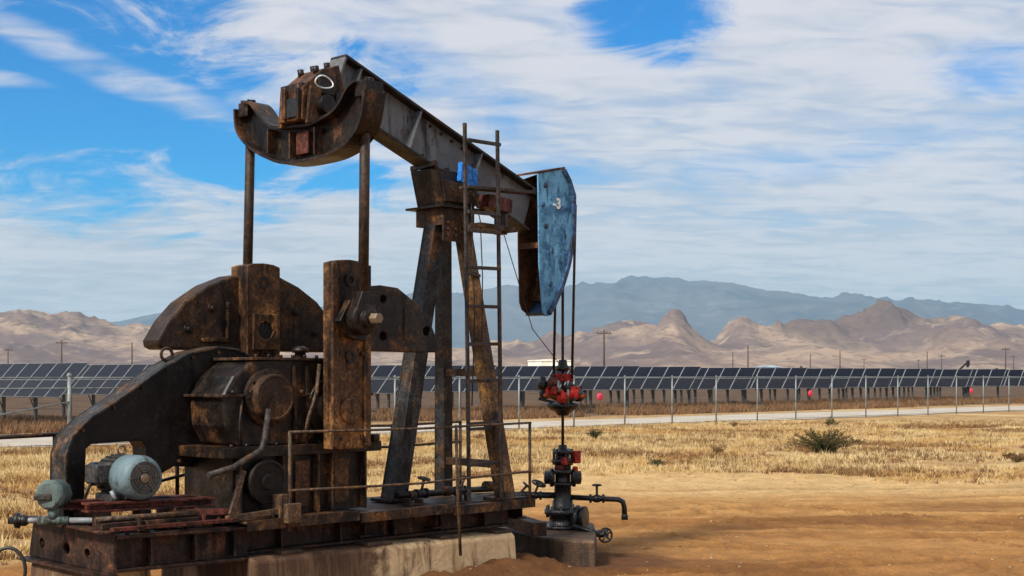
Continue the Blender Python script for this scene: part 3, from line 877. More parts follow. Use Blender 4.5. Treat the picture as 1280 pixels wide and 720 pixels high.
# --- horse head
HEAD = [(-0.575, 4.175), (-0.141, 4.276), (-0.046, 4.164), (0.035, 4.0), (0.035, 3.73), (0.0, 3.40), (-0.06, 3.2), (-0.15, 3.0), (-0.30, 2.76), (-0.39, 2.655), (-0.46, 2.645), (-0.50, 2.70), (-0.555, 3.2)]
HFAR = [(-0.589, 4.12)] + HEAD[1:9] + [(-0.36, 2.70), (-0.44, 2.68), (-0.52, 2.72), (-0.56, 2.80), (-0.585, 3.4)]
hd = MB().prism(HEAD, -0.147, -0.129).build('horse_head', 'head_blue', PJ, 0.004, 'blue painted curved horse head plate')
MB().prism(HFAR, 0.129, 0.147).build('side_plate', 'head_rust', hd, 0.004, 'rust brown far side plate')
MB().strip(HEAD[1:10], -0.055, -0.172, 0.172, 'y').build('track_plate', 'head_edge', hd, 0.006)
MB().strip(HEAD[0:2], 0.022, -0.16, 0.16, 'y').build('top_plate', 'head_rust', hd, 0.003)
MB().box((-0.56, -0.128, 3.38), (-0.50, 0.128, 3.44)).build('tie_bar', 'head_rust', hd)
MB().box((-0.47, -0.128, 2.66), (-0.44, 0.128, 2.69)).build('tie_bar', 'black_oil', hd)
MB().prism([(-0.25, 4.1), (-0.22, 4.1), (-0.26, 3.0), (-0.36, 2.82), (-0.4, 2.82), (-0.3, 3.0)], -0.128, 0.128).build('inner_web', 'head_rust', hd)
mb = MB()
for (xa, za) in ((-0.46, 4.06), (-0.45, 3.62), (-0.50, 3.85), (-0.38, 3.0)):
    mb.lathe((xa, -0.147, za), (0, -1, 0), [(0.030, 0), (0.030, 0.014), (0.016, 0.02), (0.001, 0.02)], 10)
mb.pieces('boss', 'head_edge', hd)
fc = bpy.data.curves.new('digit', 'FONT'); fc.body = "-3"; fc.size = 0.155; fc.extrude = 0.002; fc.offset = 0.006
fo = bpy.data.objects.new('digit', fc); COL.objects.link(fo)
dg = bpy.context.evaluated_depsgraph_get()
dme = bpy.data.meshes.new_from_object(fo.evaluated_get(dg)); bpy.data.objects.remove(fo)
num = bpy.data.objects.new('painted_number', dme); COL.objects.link(num)
dme.materials.clear(); dme.materials.append(MATS['white_paint'])
num.parent = hd
num.matrix_local = Matrix.Translation(Vector((-0.335, -0.1525, 3.83)) - Vector((-3.4, 0, 0.5))) @ Matrix.Rotation(R(90), 4, 'X')
num['label'] = 'white painted number on the blue plate'
MB().box((-0.62, -0.125, 3.95), (-0.47, 0.125, 4.02)).build('mount', 'oily_steel', PJ, 0.004)

# --- bridle cables
for yb in (-0.135, 0.135):
    MB().cyl((0.062, yb, 3.9), (0.0, yb, 1.97), 0.015, n=8).build('bridle_cable', 'rod_steel', PJ)

# --- equalizer: bowed cross beam carried by the tail bearing
EU = [(0.86, 4.60), (0.726, 4.566), (0.562, 4.415), (0.377, 4.300), (0.018, 4.262), (-0.214, 4.258), (-0.53, 4.338), (-0.70, 4.50), (-0.80, 4.55)]
EL = [(0.955, 4.56), (0.915, 4.345), (0.70, 4.165), (0.439, 4.046), (0.196, 3.974), (-0.214, 3.965), (-0.495, 3.991), (-0.72, 4.071), (-0.865, 4.225), (-0.92, 4.47)]


def smooth_curve(pts, n=5):
    out_ = []
    for i in range(len(pts) - 1):
        p0, p1, p2_, p3_ = (Vector(pts[max(i - 1, 0)]), Vector(pts[i]), Vector(pts[i + 1]), Vector(pts[min(i + 2, len(pts) - 1)]))
        for k in range(n):
            t_ = k / n
            q = 0.5 * (2 * p1 + (p2_ - p0) * t_ + (2 * p0 - 5 * p1 + 4 * p2_ - p3_) * t_ ** 2 + (3 * p1 - p0 - 3 * p2_ + p3_) * t_ ** 3)
            out_.append((q.x, q.y))
    return out_ + [tuple(pts[-1])]


EU, EL = smooth_curve(EU), smooth_curve(EL)
eq = MB().prism(EU + EL[::-1], -3.60, -3.565, 'x').build('equalizer', 'oily_steel', PJ, 0.004, 'bowed cross beam streaked with oil')
MB().strip(EU, -0.026, -3.70, -3.46, 'x').build('flange', 'oily_steel', eq, 0.004)
MB().strip(EL, 0.026, -3.70, -3.46, 'x').build('flange', 'oily_steel', eq, 0.004)
for yb in (0.45, 0.12, -0.24):
    zt = float(np.interp(yb, [p[0] for p in EU[::-1]], [p[1] for p in EU[::-1]])) - 0.028
    zb = float(np.interp(yb, [p[0] for p in EL[::-1]], [p[1] for p in EL[::-1]])) + 0.028
    MB().box((-3.69, yb - 0.01, zb), (-3.601, yb + 0.01, zt)).build('rib', 'frame_rust', eq)
MB().box((-3.66, -0.12, 4.02), (-3.602, 0.06, 4.22)).build('patch_plate', 'red_primer', eq, 0.003, 'reddish patch plate')
for yb, zt in ((0.88, 4.58), (-0.84, 4.53)):
    mb = MB().box((-3.66, yb - 0.075, zt - 0.1), (-3.46, yb + 0.075, zt + 0.035)).cyl((-3.55, yb, zt + 0.03), (-3.55, yb, zt + 0.075), 0.035, n=8)
    mb.cyl((-3.62, yb - 0.04, zt + 0.03), (-3.62, yb - 0.04, zt + 0.065), 0.018, n=6)
    mb.build('end_clamp', 'oily_steel', eq, 0.006)

# --- tail bearing between the equalizer and the beam
mb = MB().prism([(-3.78, 4.30), (-3.40, 4.30), (-3.24, 4.52), (-3.34, 4.86), (-3.52, 4.80), (-3.76, 4.60)], -0.17, 0.17)
tbr = mb.build('tail_bearing', 'head_rust', PJ, 0.012)
for (lo_, hi_, mt_) in (((-3.80, -0.12, 4.33), (-3.775, 0.02, 4.50), 'black_oil'), ((-3.81, -0.165, 4.30), (-3.775, -0.125, 4.58), 'frame_rust'), ((-3.81, 0.03, 4.32), (-3.775, 0.075, 4.60), 'crank_rust'),
                        ((-3.60, -0.21, 4.56), (-3.42, -0.172, 4.74), 'oily_steel'), ((-3.76, -0.15, 4.585), (-3.50, 0.16, 4.64), 'oily_steel'), ((-3.40, -0.2, 4.34), (-3.30, -0.172, 4.6), 'oily_steel')):
    MB().box(lo_, hi_).build('housing_plate', mt_, tbr, 0.006)
for yb in (-0.2, 0.19):
    MB().prism([(-3.74, 4.27), (-3.62, 4.27), (-3.58, 4.60), (-3.70, 4.62)], yb - 0.015, yb + 0.025).build('link_plate', 'frame_rust', tbr, 0.004)
mb = MB().cyl((-3.57, -0.3, 4.45), (-3.57, 0.28, 4.45), 0.085, n=18)
mb.build('bearing_pin', 'oily_steel', tbr, 0.004)
mb = MB()
for (xa, yb, za) in ((-3.74, 0.1, 4.58), (-3.74, -0.1, 4.58), (-3.55, 0.12, 4.78), (-3.55, -0.1, 4.78), (-3.42, 0.1, 4.83), (-3.42, -0.1, 4.83)):
    mb.cyl((xa, yb, za - 0.03), (xa - 0.012, yb, za + 0.045), 0.03, n=6)
mb.build('bolt_heads', 'oily_steel', tbr)
MB().tube([(-3.56 + 0.10 * math.cos(a), -0.225 + 0.015 * math.sin(2 * a), 4.66 + 0.055 * math.sin(a)) for a in np.linspace(0, 2 * math.pi, 24, endpoint=False)], 0.0075, 6, True).build('wire_ring', 'white_paint', tbr, 0, 'white wire loop')

# --- pitman arms
for yb, top, bot in ((-0.78, (-3.55, 4.50), (-3.575, 2.50)), (0.90, (-3.55, 4.55), (-3.60, 2.50))):
    pm = MB().cyl((top[0], yb, top[1]), (bot[0], yb, bot[1] + 0.12), 0.046, n=14).build('pitman', 'rod_steel', PJ)
    mb = MB().lathe((bot[0], yb + 0.075, bot[1]), (0, -1, 0), [(0.001, 0), (0.13, 0), (0.145, 0.02), (0.145, 0.11), (0.12, 0.13), (0.085, 0.135), (0.085, 0.185), (0.06, 0.20), (0.001, 0.20)], 20)
    mb.prism([(bot[0] - 0.12, bot[1] + 0.06), (bot[0] + 0.12, bot[1] + 0.06), (bot[0] + 0.05, bot[1] + 0.24), (bot[0] - 0.05, bot[1] + 0.24)], yb - 0.05, yb + 0.06)
    mb.prism([(bot[0] - 0.20, bot[1] - 0.02), (bot[0] - 0.06, bot[1] - 0.17), (bot[0] + 0.10, bot[1] - 0.19), (bot[0] + 0.17, bot[1]), (bot[0] + 0.08, bot[1] + 0.17), (bot[0] - 0.08, bot[1] + 0.17)], yb + 0.076, yb + 0.15)
    mb.build('wrist_bearing', 'oily_steel', pm, 0.004)
    mb = MB().cyl((bot[0] + 0.005, yb - 0.125, bot[1] + 0.0), (bot[0] + 0.005, yb - 0.21, bot[1]), 0.052, 0.046, n=6)
    mb.build('pin_nut', 'brass', pm, 0.003)

# --- cranks and counterweights
def crank(y0, y1, xc, z0, z1, face):
    """face: -1 when the open channel side looks towards the camera"""
    hw = 0.185
    mb = MB()
    arc = [(xc - hw, z1 - 0.03), (xc - hw * 0.6, z1 - 0.008), (xc, z1), (xc + hw * 0.6, z1 - 0.008), (xc + hw, z1 - 0.03)]
    mb.prism([(xc + hw, z0), (xc - hw, z0)] + arc, y0, y1)
    cr = mb.build('crank', 'crank_rust', PJ, 0.012)
    mb = MB()
    ya, yb = (y0 - 0.03, y0 + 0.001) if face < 0 else (y1 - 0.001, y1 + 0.03)
    for s in (-1, 1):
        mb.box((xc + s * hw - 0.035, ya, z0 + 0.02), (xc + s * hw + 0.035, yb, z1 - 0.04))
    if y0 < 0: mb.pieces('edge_rib', 'crank_rust', cr, 0.008)
    mb = MB().lathe((xc, y0 - 0.002, z0 + 0.34), (0, -1, 0), [(0.12, 0), (0.12, 0.012), (0.10, 0.018), (0.001, 0.018)], 18)
    mb.build('shaft_hub', 'crank_rust', cr, 0.004)
    mb = MB()
    for zz_ in (z1 - 0.18, z1 - 0.86):
        mb.lathe((xc, y0 - 0.001, zz_), (0, -1, 0), [(0.06, 0), (0.06, 0.012), (0.03, 0.012)], 14)
    mb.pieces('pin_hole_boss', 'oily_steel', cr)
    return cr


cn = crank(-0.60, -0.45, -3.57, 1.355, 3.03, -1)
cf = crank(0.46, 0.72, -3.72, 1.36, 3.05, -1)
# slot and small window in the far crank
MB().prism([(-3.86, 2.24), (-3.58, 2.24), (-3.58, 2.58), (-3.86, 2.58)], 0.43, 0.459, 'y', [circle(-3.72, 2.42, 0.085, 8)]).build('window_frame', 'crank_rust', cf, 0.008)
MB().box((-3.79, 0.448, 2.34), (-3.65, 0.4595, 2.50)).build('window', 'black_oil', cf)
NEARW = [(-3.40, 2.225), (-2.50, 2.222), (-2.452, 2.25), (-2.46, 2.31), (-2.585, 2.53), (-2.74, 2.675), (-2.98, 2.81), (-3.19, 2.825), (-3.40, 2.80)]
cw = MB().prism(NEARW, -0.575, -0.33, 'y', [circle(-3.16, 2.70, 0.038), circle(-2.62, 2.42, 0.045), circle(-3.16, 2.36, 0.042)]).build('counterweight', 'oily_steel', cn, 0.012)
MB().box((-2.90, -0.59, 2.33), (-2.875, -0.574, 2.62)).build('cast_rib', 'weight_rust', cn)
FARW = [(-4.70, 2.235), (-4.755, 2.26), (-4.76, 2.315), (-4.64, 2.50), (-4.48, 2.665), (-4.22, 2.83), (-3.96, 2.93), (-3.72, 2.97), (-3.45, 2.955), (-3.2, 2.86), (-2.98, 2.73), (-2.77, 2.52), (-2.63, 2.31), (-2.64, 2.26), (-2.70, 2.235)]
MB().prism(FARW, 0.60, 0.86).build('counterweight', 'weight_rust', cf, 0.022)
mb = MB().box((-4.32, 0.565, 2.31), (-4.02, 0.601, 2.345)).box((-4.05, 0.565, 2.345), (-4.02, 0.601, 2.62)).cyl((-4.035, 0.58, 2.62), (-4.035, 0.58, 2.68), 0.028, n=8)
mb.build('adjusting_bracket', 'crank_rust', cf, 0.006)
for xa, za in ((-4.45, 2.42), (-4.2, 2.62), (-3.25, 2.62), (-3.02, 2.42)):
    MB().lathe((xa, 0.60, za), (0, -1, 0), [(0.045, 0), (0.045, 0.012), (0.024, 0.014), (0.024, 0.04), (0.001, 0.042)], 10).build('weight_bolt', 'oily_steel', cf)

# --- gear reducer
GB = [(-4.60, 1.41), (-4.70, 1.58), (-4.72, 1.84), (-4.62, 2.0), (-4.42, 2.13), (-3.35, 2.14), (-3.18, 2.0), (-3.12, 1.7), (-3.16, 1.41)]
gb = MB().prism(GB, -0.34, 0.18).build('gearbox', 'oily_steel', PJ, 0.03)
MB().box((-4.76, -0.375, 1.82), (-3.10, 0.2, 1.845)).build('split_flange', 'frame_rust', gb, 0.006)
mb = MB().lathe((-4.273, -0.335, 1.815), (0, -1, 0), [(0.25, 0), (0.25, 0.045), (0.205, 0.06), (0.205, 0.11), (0.19, 0.125), (0.175, 0.125), (0.17, 0.117), (0.001, 0.117)], 32)
mb.build('shaft_cover', 'weight_rust', gb, 0.003, 'round brown bearing cover')
bolts(MB(), -4.273, 1.815, 0.228, 10, -0.378, 0.014, 0.02).build('bolt_ring', 'oily_steel', gb)
mb = MB().lathe((-3.60, -0.335, 1.72), (0, -1, 0), [(0.26, 0), (0.26, 0.05), (0.17, 0.06), (0.13, 0.115), (0.001, 0.115)], 24)
mb.build('shaft_cover', 'oily_steel', gb)
MB().box((-4.46, -0.37, 2.135), (-3.30, 0.2, 2.16)).build('lid', 'frame_rust', gb, 0.005)
mb = MB()
for k in range(9):
    mb.cyl((-4.4 + 0.13 * k, -0.35, 2.158), (-4.4 + 0.13 * k, -0.35, 2.185), 0.016, n=6)
    mb.cyl((-4.66 + 0.18 * k, -0.385, 1.845), (-4.66 + 0.18 * k, -0.385, 1.88), 0.018, n=6)
mb.build('lid_bolts', 'oily_steel', gb)
mb = MB()
for xa in (-4.0, -3.86, -3.45):
    mb.prism([(-0.39, 1.45), (-0.335, 1.42), (-0.335, 2.1), (-0.36, 2.08)], xa - 0.015, xa + 0.015, 'x')
mb.pieces('case_rib', 'frame_rust', gb, 0.004)
MB().lathe((-3.72, -0.08, 2.16), (0, 0, 1), [(0.05, 0), (0.05, 0.05), (0.075, 0.05), (0.075, 0.085), (0.03, 0.11), (0.001, 0.11)], 14).build('breather', 'oily_steel', gb)
MB().cyl((-4.27, 0.15, 1.815), (-4.27, 0.36, 1.815), 0.05, n=14).build('input_shaft', 'oily_steel', gb)
MB().cyl((-3.57, -0.46, 1.70), (-3.57, 0.58, 1.70), 0.10, n=18).build('slow_shaft', 'oily_steel', gb)

# --- pedestal under the gear reducer
MB().box((-4.80, -0.46, 1.315), (-3.08, 0.40, 1.405)).build('pedestal_top', 'oily_steel', PJ, 0.006)
pdl = MB().box((-4.66, -0.38, 0.80), (-3.22, 0.34, 1.316)).build('pedestal', 'oily_steel', PJ, 0.006)
mb = MB()
for xa in (-4.62, -4.18, -3.80, -3.64, -3.26):
    mb.box((xa - 0.012, -0.45, 0.80), (xa + 0.012, -0.381, 1.314))
mb.pieces('web_rib', 'frame_rust', pdl, 0.003)
for (x0, x1) in ((-4.02, -3.86), (-3.58, -3.42)):
    MB().box((x0, -0.40, 0.86), (x1, -0.381, 1.26)).build('cover_plate', 'crank_rust', pdl, 0.004)
mb = MB()
for k in range(11):
    mb.cyl((-4.7 + 0.155 * k, -0.42, 1.40), (-4.7 + 0.155 * k, -0.42, 1.43), 0.018, n=6)
mb.build('anchor_bolts', 'oily_steel', pdl)
mb = MB().cyl((-3.16, -0.46, 1.405), (-3.16, -0.46, 1.47), 0.045, n=10)
mb.build('stop_block', 'black_oil', pdl, 0.004)
# brake drum and lever
MB().lathe((-4.36, -0.46, 1.10), (0, -1, 0), [(0.19, -0.06), (0.19, 0.02), (0.17, 0.022), (0.165, 0.005), (0.07, 0.005), (0.06, 0.03), (0.001, 0.03)], 24).build('brake_drum', 'guard_steel', pdl)
MB().tube([(-5.02, -0.56, 1.20), (-4.78, -0.56, 1.25), (-4.50, -0.56, 1.38), (-4.46, -0.55, 1.46), (-4.40, -0.53, 1.72)], 0.026, 8).build('brake_lever', 'ladder_steel', PJ, 0, 'bent brown brake lever')
mb = MB().bar((-4.80, -0.56, 0.86), (-4.68, -0.56, 1.22), 0.03, 0.05).bar((-4.84, -0.55, 0.83), (-4.3, -0.56, 0.86), 0.05, 0.05)
mb.box((-4.34, -0.62, 0.80), (-4.24, -0.5, 1.0))
mb.build('brake_linkage', 'rail_steel', PJ, 0.004)

# --- belt guard on the far side of the reducer
GF = [(-5.86, 0.80), (-5.86, 1.36), (-5.80, 1.52), (-5.66, 1.65), (-5.37, 1.82), (-4.99, 2.06), (-4.68, 2.21), (-4.40, 2.262), (-4.20, 2.245), (-4.02, 2.16), (-3.88, 1.98), (-3.82, 1.78), (-3.88, 1.5), (-4.05, 1.28), (-4.33, 1.19), (-4.85, 1.225), (-5.07, 1.13),
      (-5.10, 1.15), (-5.105, 1.40), (-5.16, 1.468), (-5.62, 1.46), (-5.68, 1.41), (-5.70, 0.80)]
gd = MB().prism(GF, 0.205, 0.225).build('belt_guard', 'guard_steel', PJ, 0.004, 'dark sheet steel belt guard')
MB().prism(GF, 0.405, 0.425).build('back_sheet', 'guard_steel', gd)
MB().strip(GF[0:14], -0.02, 0.185, 0.44, 'y').build('rim', 'leg_paint', gd, 0.004, 'worn brown rim of the guard')
MB().strip(GF[17:23], 0.012, 0.21, 0.42, 'y').build('inner_rim', 'guard_steel', gd)
MB().tube([(-4.86 + 0.055 * math.cos(a), 0.30, 2.185 + 0.055 * math.sin(a)) for a in np.linspace(0, 2 * math.pi, 20, endpoint=False)], 0.014, 8, True).build('lifting_eye', 'frame_rust', gd)
MB().lathe((-4.27, 0.25, 1.70), (0, 1, 0), [(0.001, 0), (0.44, 0), (0.44, 0.14), (0.001, 0.14)], 32).build('sheave', 'black_oil', PJ)
MB().lathe((-5.50, 0.24, 1.19), (0, 1, 0), [(0.03, -0.12), (0.03, 0), (0.10, 0), (0.10, 0.14), (0.001, 0.14)], 20).build('motor_sheave', 'black_oil', PJ)

# --- electric motor, fan end towards the camera
MC = (-5.505, 1.195)
mo = MB().lathe((MC[0], 0.12, MC[1]), (0, -1, 0), [(0.001, 0), (0.12, 0), (0.16, 0.03), (0.160, 0.30)], 30).build('motor', 'motor_dark', PJ, 0, 'electric motor with pale blue-grey fan cowl')
mb = MB()
for k in range(22):
    a = 2 * math.pi * k / 22
    c_, s_ = math.cos(a), math.sin(a)
    mb.bar((MC[0] + 0.165 * c_, 0.06, MC[1] + 0.165 * s_), (MC[0] + 0.165 * c_, -0.17, MC[1] + 0.165 * s_), 0.006, 0.022, (c_, 0, s_))
mb.build('cooling_fins', 'motor_dark', mo)
MB().lathe((MC[0], -0.16, MC[1]), (0, -1, 0), [(0.162, 0), (0.178, 0.01), (0.178, 0.19), (0.168, 0.225), (0.145, 0.245), (0.132, 0.25)], 36).build('fan_cowl', 'motor_paint', mo, 0, 'pale blue-grey round fan cowl')
MB().lathe((MC[0], -0.405, MC[1]), (0, -1, 0), [(0.136, 0.004), (0.136, 0.0), (0.10, 0.001), (0.001, 0.001)], 30).build('grille', 'fan_grille', mo)
mb = MB()
for rr in (0.115, 0.092, 0.07, 0.048):
    mb.tube([(MC[0] + rr * math.cos(a), -0.408, MC[1] + rr * math.sin(a)) for a in np.linspace(0, 2 * math.pi, 26, endpoint=False)], 0.0035, 5, True)
for k in range(6):
    a = k * math.pi / 3
    mb.tube([(MC[0] + 0.03 * math.cos(a), -0.409, MC[1] + 0.03 * math.sin(a)), (MC[0] + 0.132 * math.cos(a), -0.409, MC[1] + 0.132 * math.sin(a))], 0.004, 5)
mb.build('grille_wires', 'motor_dark', mo)
MB().lathe((MC[0], -0.404, MC[1]), (0, -1, 0), [(0.036, 0), (0.036, 0.014), (0.001, 0.018)], 14).build('hub_badge', 'brass', mo)
MB().box((MC[0] - 0.27, -0.16, MC[1] - 0.04), (MC[0] - 0.15, 0.04, MC[1] + 0.10)).build('terminal_box', 'motor_dark', mo, 0.008)
for sx_ in (-1, 1):
    MB().box((MC[0] + sx_ * 0.13 - 0.035, -0.2, MC[1] - 0.19), (MC[0] + sx_ * 0.13 + 0.035, 0.06, MC[1] - 0.13)).build('foot', 'motor_dark', mo, 0.004)
    MB().cyl((MC[0] - 0.12 + 0.05 * sx_, -0.26, MC[1] - 0.165), (MC[0] - 0.14 + 0.05 * sx_, -0.23, MC[1] - 0.10), 0.017, n=8).build('bolt', 'aluminium', mo)
MB().tube([(MC[0] + 0.0 + 0.035 * math.cos(a), -0.06, MC[1] + 0.21 + 0.035 * math.sin(a)) for a in np.linspace(0, 2 * math.pi, 16, endpoint=False)], 0.010, 6, True).build('lifting_eye', 'brass', mo)
# slide rails and their bed
for yb in (-0.27, 0.02):
    MB().ibeam((-5.94, yb, 0.985), (-4.80, yb, 0.955), 0.13, 0.075, 0.018, 0.02).build('slide_rail', 'red_primer', PJ, 0.003, 'reddish motor slide rail')
mb = MB()
for (xa, yb) in ((-5.8, -0.27), (-5.45, -0.27), (-5.05, -0.27), (-5.8, 0.02), (-5.05, 0.02)):
    mb.box((xa - 0.05, yb - 0.06, 0.79), (xa + 0.05, yb + 0.06, 0.945))
mb.pieces('bed_block', 'skid_rust', PJ, 0.004)
MB().bar((-5.92, -0.44, 0.85), (-4.72, -0.42, 0.835), 0.09, 0.045).build('bed_angle', 'skid_rust', PJ, 0.004)
MB().bar((-5.90, -0.585, 0.835), (-4.75, -0.575, 0.82), 0.05, 0.03).build('bed_angle', 'red_primer', PJ, 0.004)
MB().bar((-5.25, -0.36, 0.90), (-4.80, -0.50, 0.885), 0.06, 0.05).build('bed_brace', 'red_primer', PJ, 0.004)
MB().cyl((-5.93, -0.40, 0.90), (-5.0, -0.44, 0.89), 0.022, n=10).build('adjusting_screw', 'rail_steel', PJ)
MB().tube([(-5.78, 0.13, 0.86), (-5.73, 0.06, 1.1), (-5.64, 0.0, 1.27)], 0.012, 6).build('motor_lead', 'rubber', PJ)
MB().tube([(-5.62, 0.0, 1.26), (-5.72, 0.02, 1.19), (-5.7, 0.05, 1.13), (-5.62, 0.04, 1.18), (-5.55, 0.02, 1.3)], 0.012, 6).build('motor_lead', 'rubber', PJ)

# --- ladder fixed to the side of the post
LX = (-2.03, -1.57); LY = -0.55
ld = MB().bar((LX[0], LY, 0.78), (LX[0], LY + 0.06, 4.47), 0.035, 0.028, (0, 1, 0)).build('ladder', 'ladder_steel', PJ, 0.004, 'narrow steel ladder leaning past the walking beam')
MB().bar((LX[1], LY, 0.76), (LX[1], LY + 0.06, 4.46), 0.035, 0.028, (0, 1, 0)).build('side_rail', 'ladder_steel', ld, 0.004)
for k, z_ in enumerate((1.13, 1.53, 1.95, 2.31, 2.68, 3.06, 3.42, 3.60, 4.30)):
    MB().bar((LX[0] - 0.0, LY + 0.02, z_), (LX[1] + 0.0, LY + 0.02, z_ + 0.01), 0.03, 0.034).build('rung', 'ladder_steel', ld, 0.003)
for z_ in (1.53, 3.06):
    MB().bar((LX[0], LY + 0.02, z_ - 0.05), (-1.62 if z_ > 2 else -1.6, -0.28 if z_ > 2 else -0.45, z_ - 0.05), 0.04, 0.03).build('stand_off', 'ladder_steel', ld)
# grease-line bracket and work perch at the saddle
MB().bar((-1.95, -0.40, 3.86), (-1.02, -0.40, 3.90), 0.16, 0.03).build('perch', 'ladder_steel', PJ, 0.003, 'grey perch bar beside the saddle')
MB().prism([(-1.62, 3.70), (-1.28, 3.66), (-1.26, 3.80), (-1.60, 3.83)], -0.42, -0.26).build('perch_bracket', 'red_primer', PJ, 0.01)
MB().prism([(-1.75, 3.48), (-1.22, 3.47), (-1.22, 3.52), (-1.75, 3.53)], -0.44, -0.24).build('perch_bracket', 'frame_rust', PJ, 0.005)
MB().cyl((-1.32, -0.3, 3.45), (-1.32, -0.3, 3.72), 0.07, n=12).build('grease_pot', 'oily_steel', PJ, 0.004)
MB().tube([(-1.76, -0.3, 3.9), (-1.80, -0.36, 3.6), (-1.80, -0.4, 2.6), (-1.86, -0.42, 1.7)], 0.007, 5).build('grease_line', 'rod_steel', PJ)
MB().tube([(-1.70, -0.28, 3.85), (-1.70, -0.38, 3.55), (-1.71, -0.42, 3.0), (-1.74, -0.44, 2.3)], 0.006, 5).build('grease_line', 'rod_steel', PJ)
MB().tube([(-1.18, -0.2, 3.50), (-0.95, -0.2, 3.0), (-0.7, -0.18, 2.5), (-0.2, -0.16, 2.1)], 0.005, 5).build('stay_wire', 'rod_steel', PJ)

# ================================================================== polished rod and carrier
CB = machine_thing('carrier_bar', (0, 0, 1.57), 'red and orange carrier bar clamped on the rod above wellhead', 'rod clamp')
MB().cyl((0, 0, 1.1), (0, 0, 3.05), 0.016, n=10).build('polished_rod', 'rod_steel', CB)
MB().lathe((0, 0, 2.05), (0, 0, 1), [(0.001, 0), (0.05, 0), (0.085, 0.02), (0.085, 0.05), (0.055, 0.07), (0.045, 0.13), (0.001, 0.13)], 14).build('rod_clamp', 'black_oil', CB)
dA = Vector((0.682, -0.731, 0)); dB = Vector((0.731, 0.682, 0))
MB().bar(-dA * 0.12 + Vector((0, 0, 1.98)), dA * 0.12 + Vector((0, 0, 1.98)), 0.10, 0.09).build('bar', 'red_paint', CB, 0.012)
rc = random.Random(3)
for k in range(16):
    a = 2 * math.pi * k / 16 + rc.uniform(-0.1, 0.1); rr = rc.uniform(0.14, 0.25); z_ = 1.74 + rc.uniform(0.0, 0.20) - (rr - 0.2) * 0.4
    c0 = Vector((math.cos(a) * rr, math.sin(a) * rr, z_)); tn = Vector((-math.sin(a), math.cos(a), rc.uniform(-0.4, 0.4)))
    m_ = rc.choice(('red_paint', 'red_paint', 'orange_paint', 'black_oil', 'red_primer', 'black_oil'))
    if k % 2: MB().bar(c0 - tn * 0.035, c0 + tn * 0.035, rc.uniform(0.04, 0.08), rc.uniform(0.05, 0.10)).build('clamp_block', m_, CB, 0.008)
    else: MB().lathe(c0 - Vector((0, 0, 0.06)), (rc.uniform(-0.4, 0.4), rc.uniform(-0.4, 0.4), 1), [(0.001, 0), (0.035, 0), (0.062, 0.025), (0.066, 0.06), (0.062, 0.095), (0.034, 0.12), (0.03, 0.15), (0.001, 0.15)], 12).build('load_can', m_, CB, 0.003)
for k in range(9):
    a = 2 * math.pi * k / 9 + 0.2; z_ = 1.74 + 0.04 * (k % 3)
    MB().bar(Vector((0.08 * math.cos(a), 0.08 * math.sin(a), z_ - 0.04)), Vector((0.27 * math.cos(a), 0.27 * math.sin(a), z_ + 0.01)), 0.026, 0.032).build('spring_arm', ('black_oil', 'orange_paint', 'oily_steel')[k % 3], CB, 0.004)
MB().lathe((0, 0, 1.56), (0, 0, 1), [(0.001, 0), (0.06, 0), (0.09, 0.04), (0.15, 0.07), (0.19, 0.10), (0.19, 0.13), (0.10, 0.15), (0.001, 0.15)], 11).build('drip_cup', 'black_oil', CB)
for s in (-1, 1):
    MB().cyl(dA * (0.055 * s) + Vector((0, 0, 1.66)) - dB * 0.15, dA * (0.055 * s) + Vector((0, 0, 1.95)) - dB * 0.15, 0.014, n=6).build('guide_bolt', 'aluminium', CB)

# ================================================================== wellhead
WH = machine_thing('wellhead', (0, 0, 0.3), 'black oily wellhead with red flag and side valves', 'wellhead')
prof = [(0.001, 0.0), (0.20, 0.0), (0.20, 0.03), (0.155, 0.04), (0.15, 0.15), (0.205, 0.16), (0.205, 0.215), (0.12, 0.225), (0.115, 0.30), (0.095, 0.34), (0.095, 0.47), (0.13, 0.48), (0.13, 0.51), (0.085, 0.52), (0.085, 0.60),
        (0.115, 0.61), (0.115, 0.65), (0.08, 0.66), (0.08, 0.72), (0.125, 0.73), (0.125, 0.77), (0.07, 0.78), (0.07, 0.82), (0.115, 0.83), (0.115, 0.87), (0.05, 0.89), (0.045, 0.93), (0.001, 0.93)]
MB().lathe((0, 0, 0.305), (0, 0, 1), prof, 22).build('stack', 'black_oil', WH)
mb = MB()
for k in range(10):
    a = 2 * math.pi * k / 10
    mb.cyl((0.175 * math.cos(a), 0.175 * math.sin(a), 0.43), (0.175 * math.cos(a), 0.175 * math.sin(a), 0.56), 0.018, n=6)
for k in range(6):
    a = 2 * math.pi * k / 6
    mb.cyl((0.10 * math.cos(a), 0.10 * math.sin(a), 1.01), (0.10 * math.cos(a), 0.10 * math.sin(a), 1.19), 0.016, n=6)
mb.build('studs', 'black_oil', WH)
for s in (-1, 1):
    MB().lathe(dA * (0.09 * s) + Vector((0, 0, 0.87)), dA * s, [(0.08, 0), (0.105, 0.02), (0.105, 0.05), (0.075, 0.06), (0.075, 0.11), (0.04, 0.12), (0.001, 0.12)], 16).build('ram_cap', 'black_oil', WH)
MB().lathe(dA * 0.10 + Vector((0, 0, 0.42)) - dB * 0.05, dA * 0.9 - dB * 0.3, [(0.10, 0), (0.14, 0.05), (0.14, 0.09), (0.10, 0.10), (0.14, 0.12), (0.14, 0.16), (0.001, 0.17)], 18).build('side_flange', 'black_oil', WH)
MB().box((0.03, -0.16, 1.03), (0.13, -0.115, 1.17)).build('flag', 'red_paint', WH, 0.01, 'bright red cloth flag')
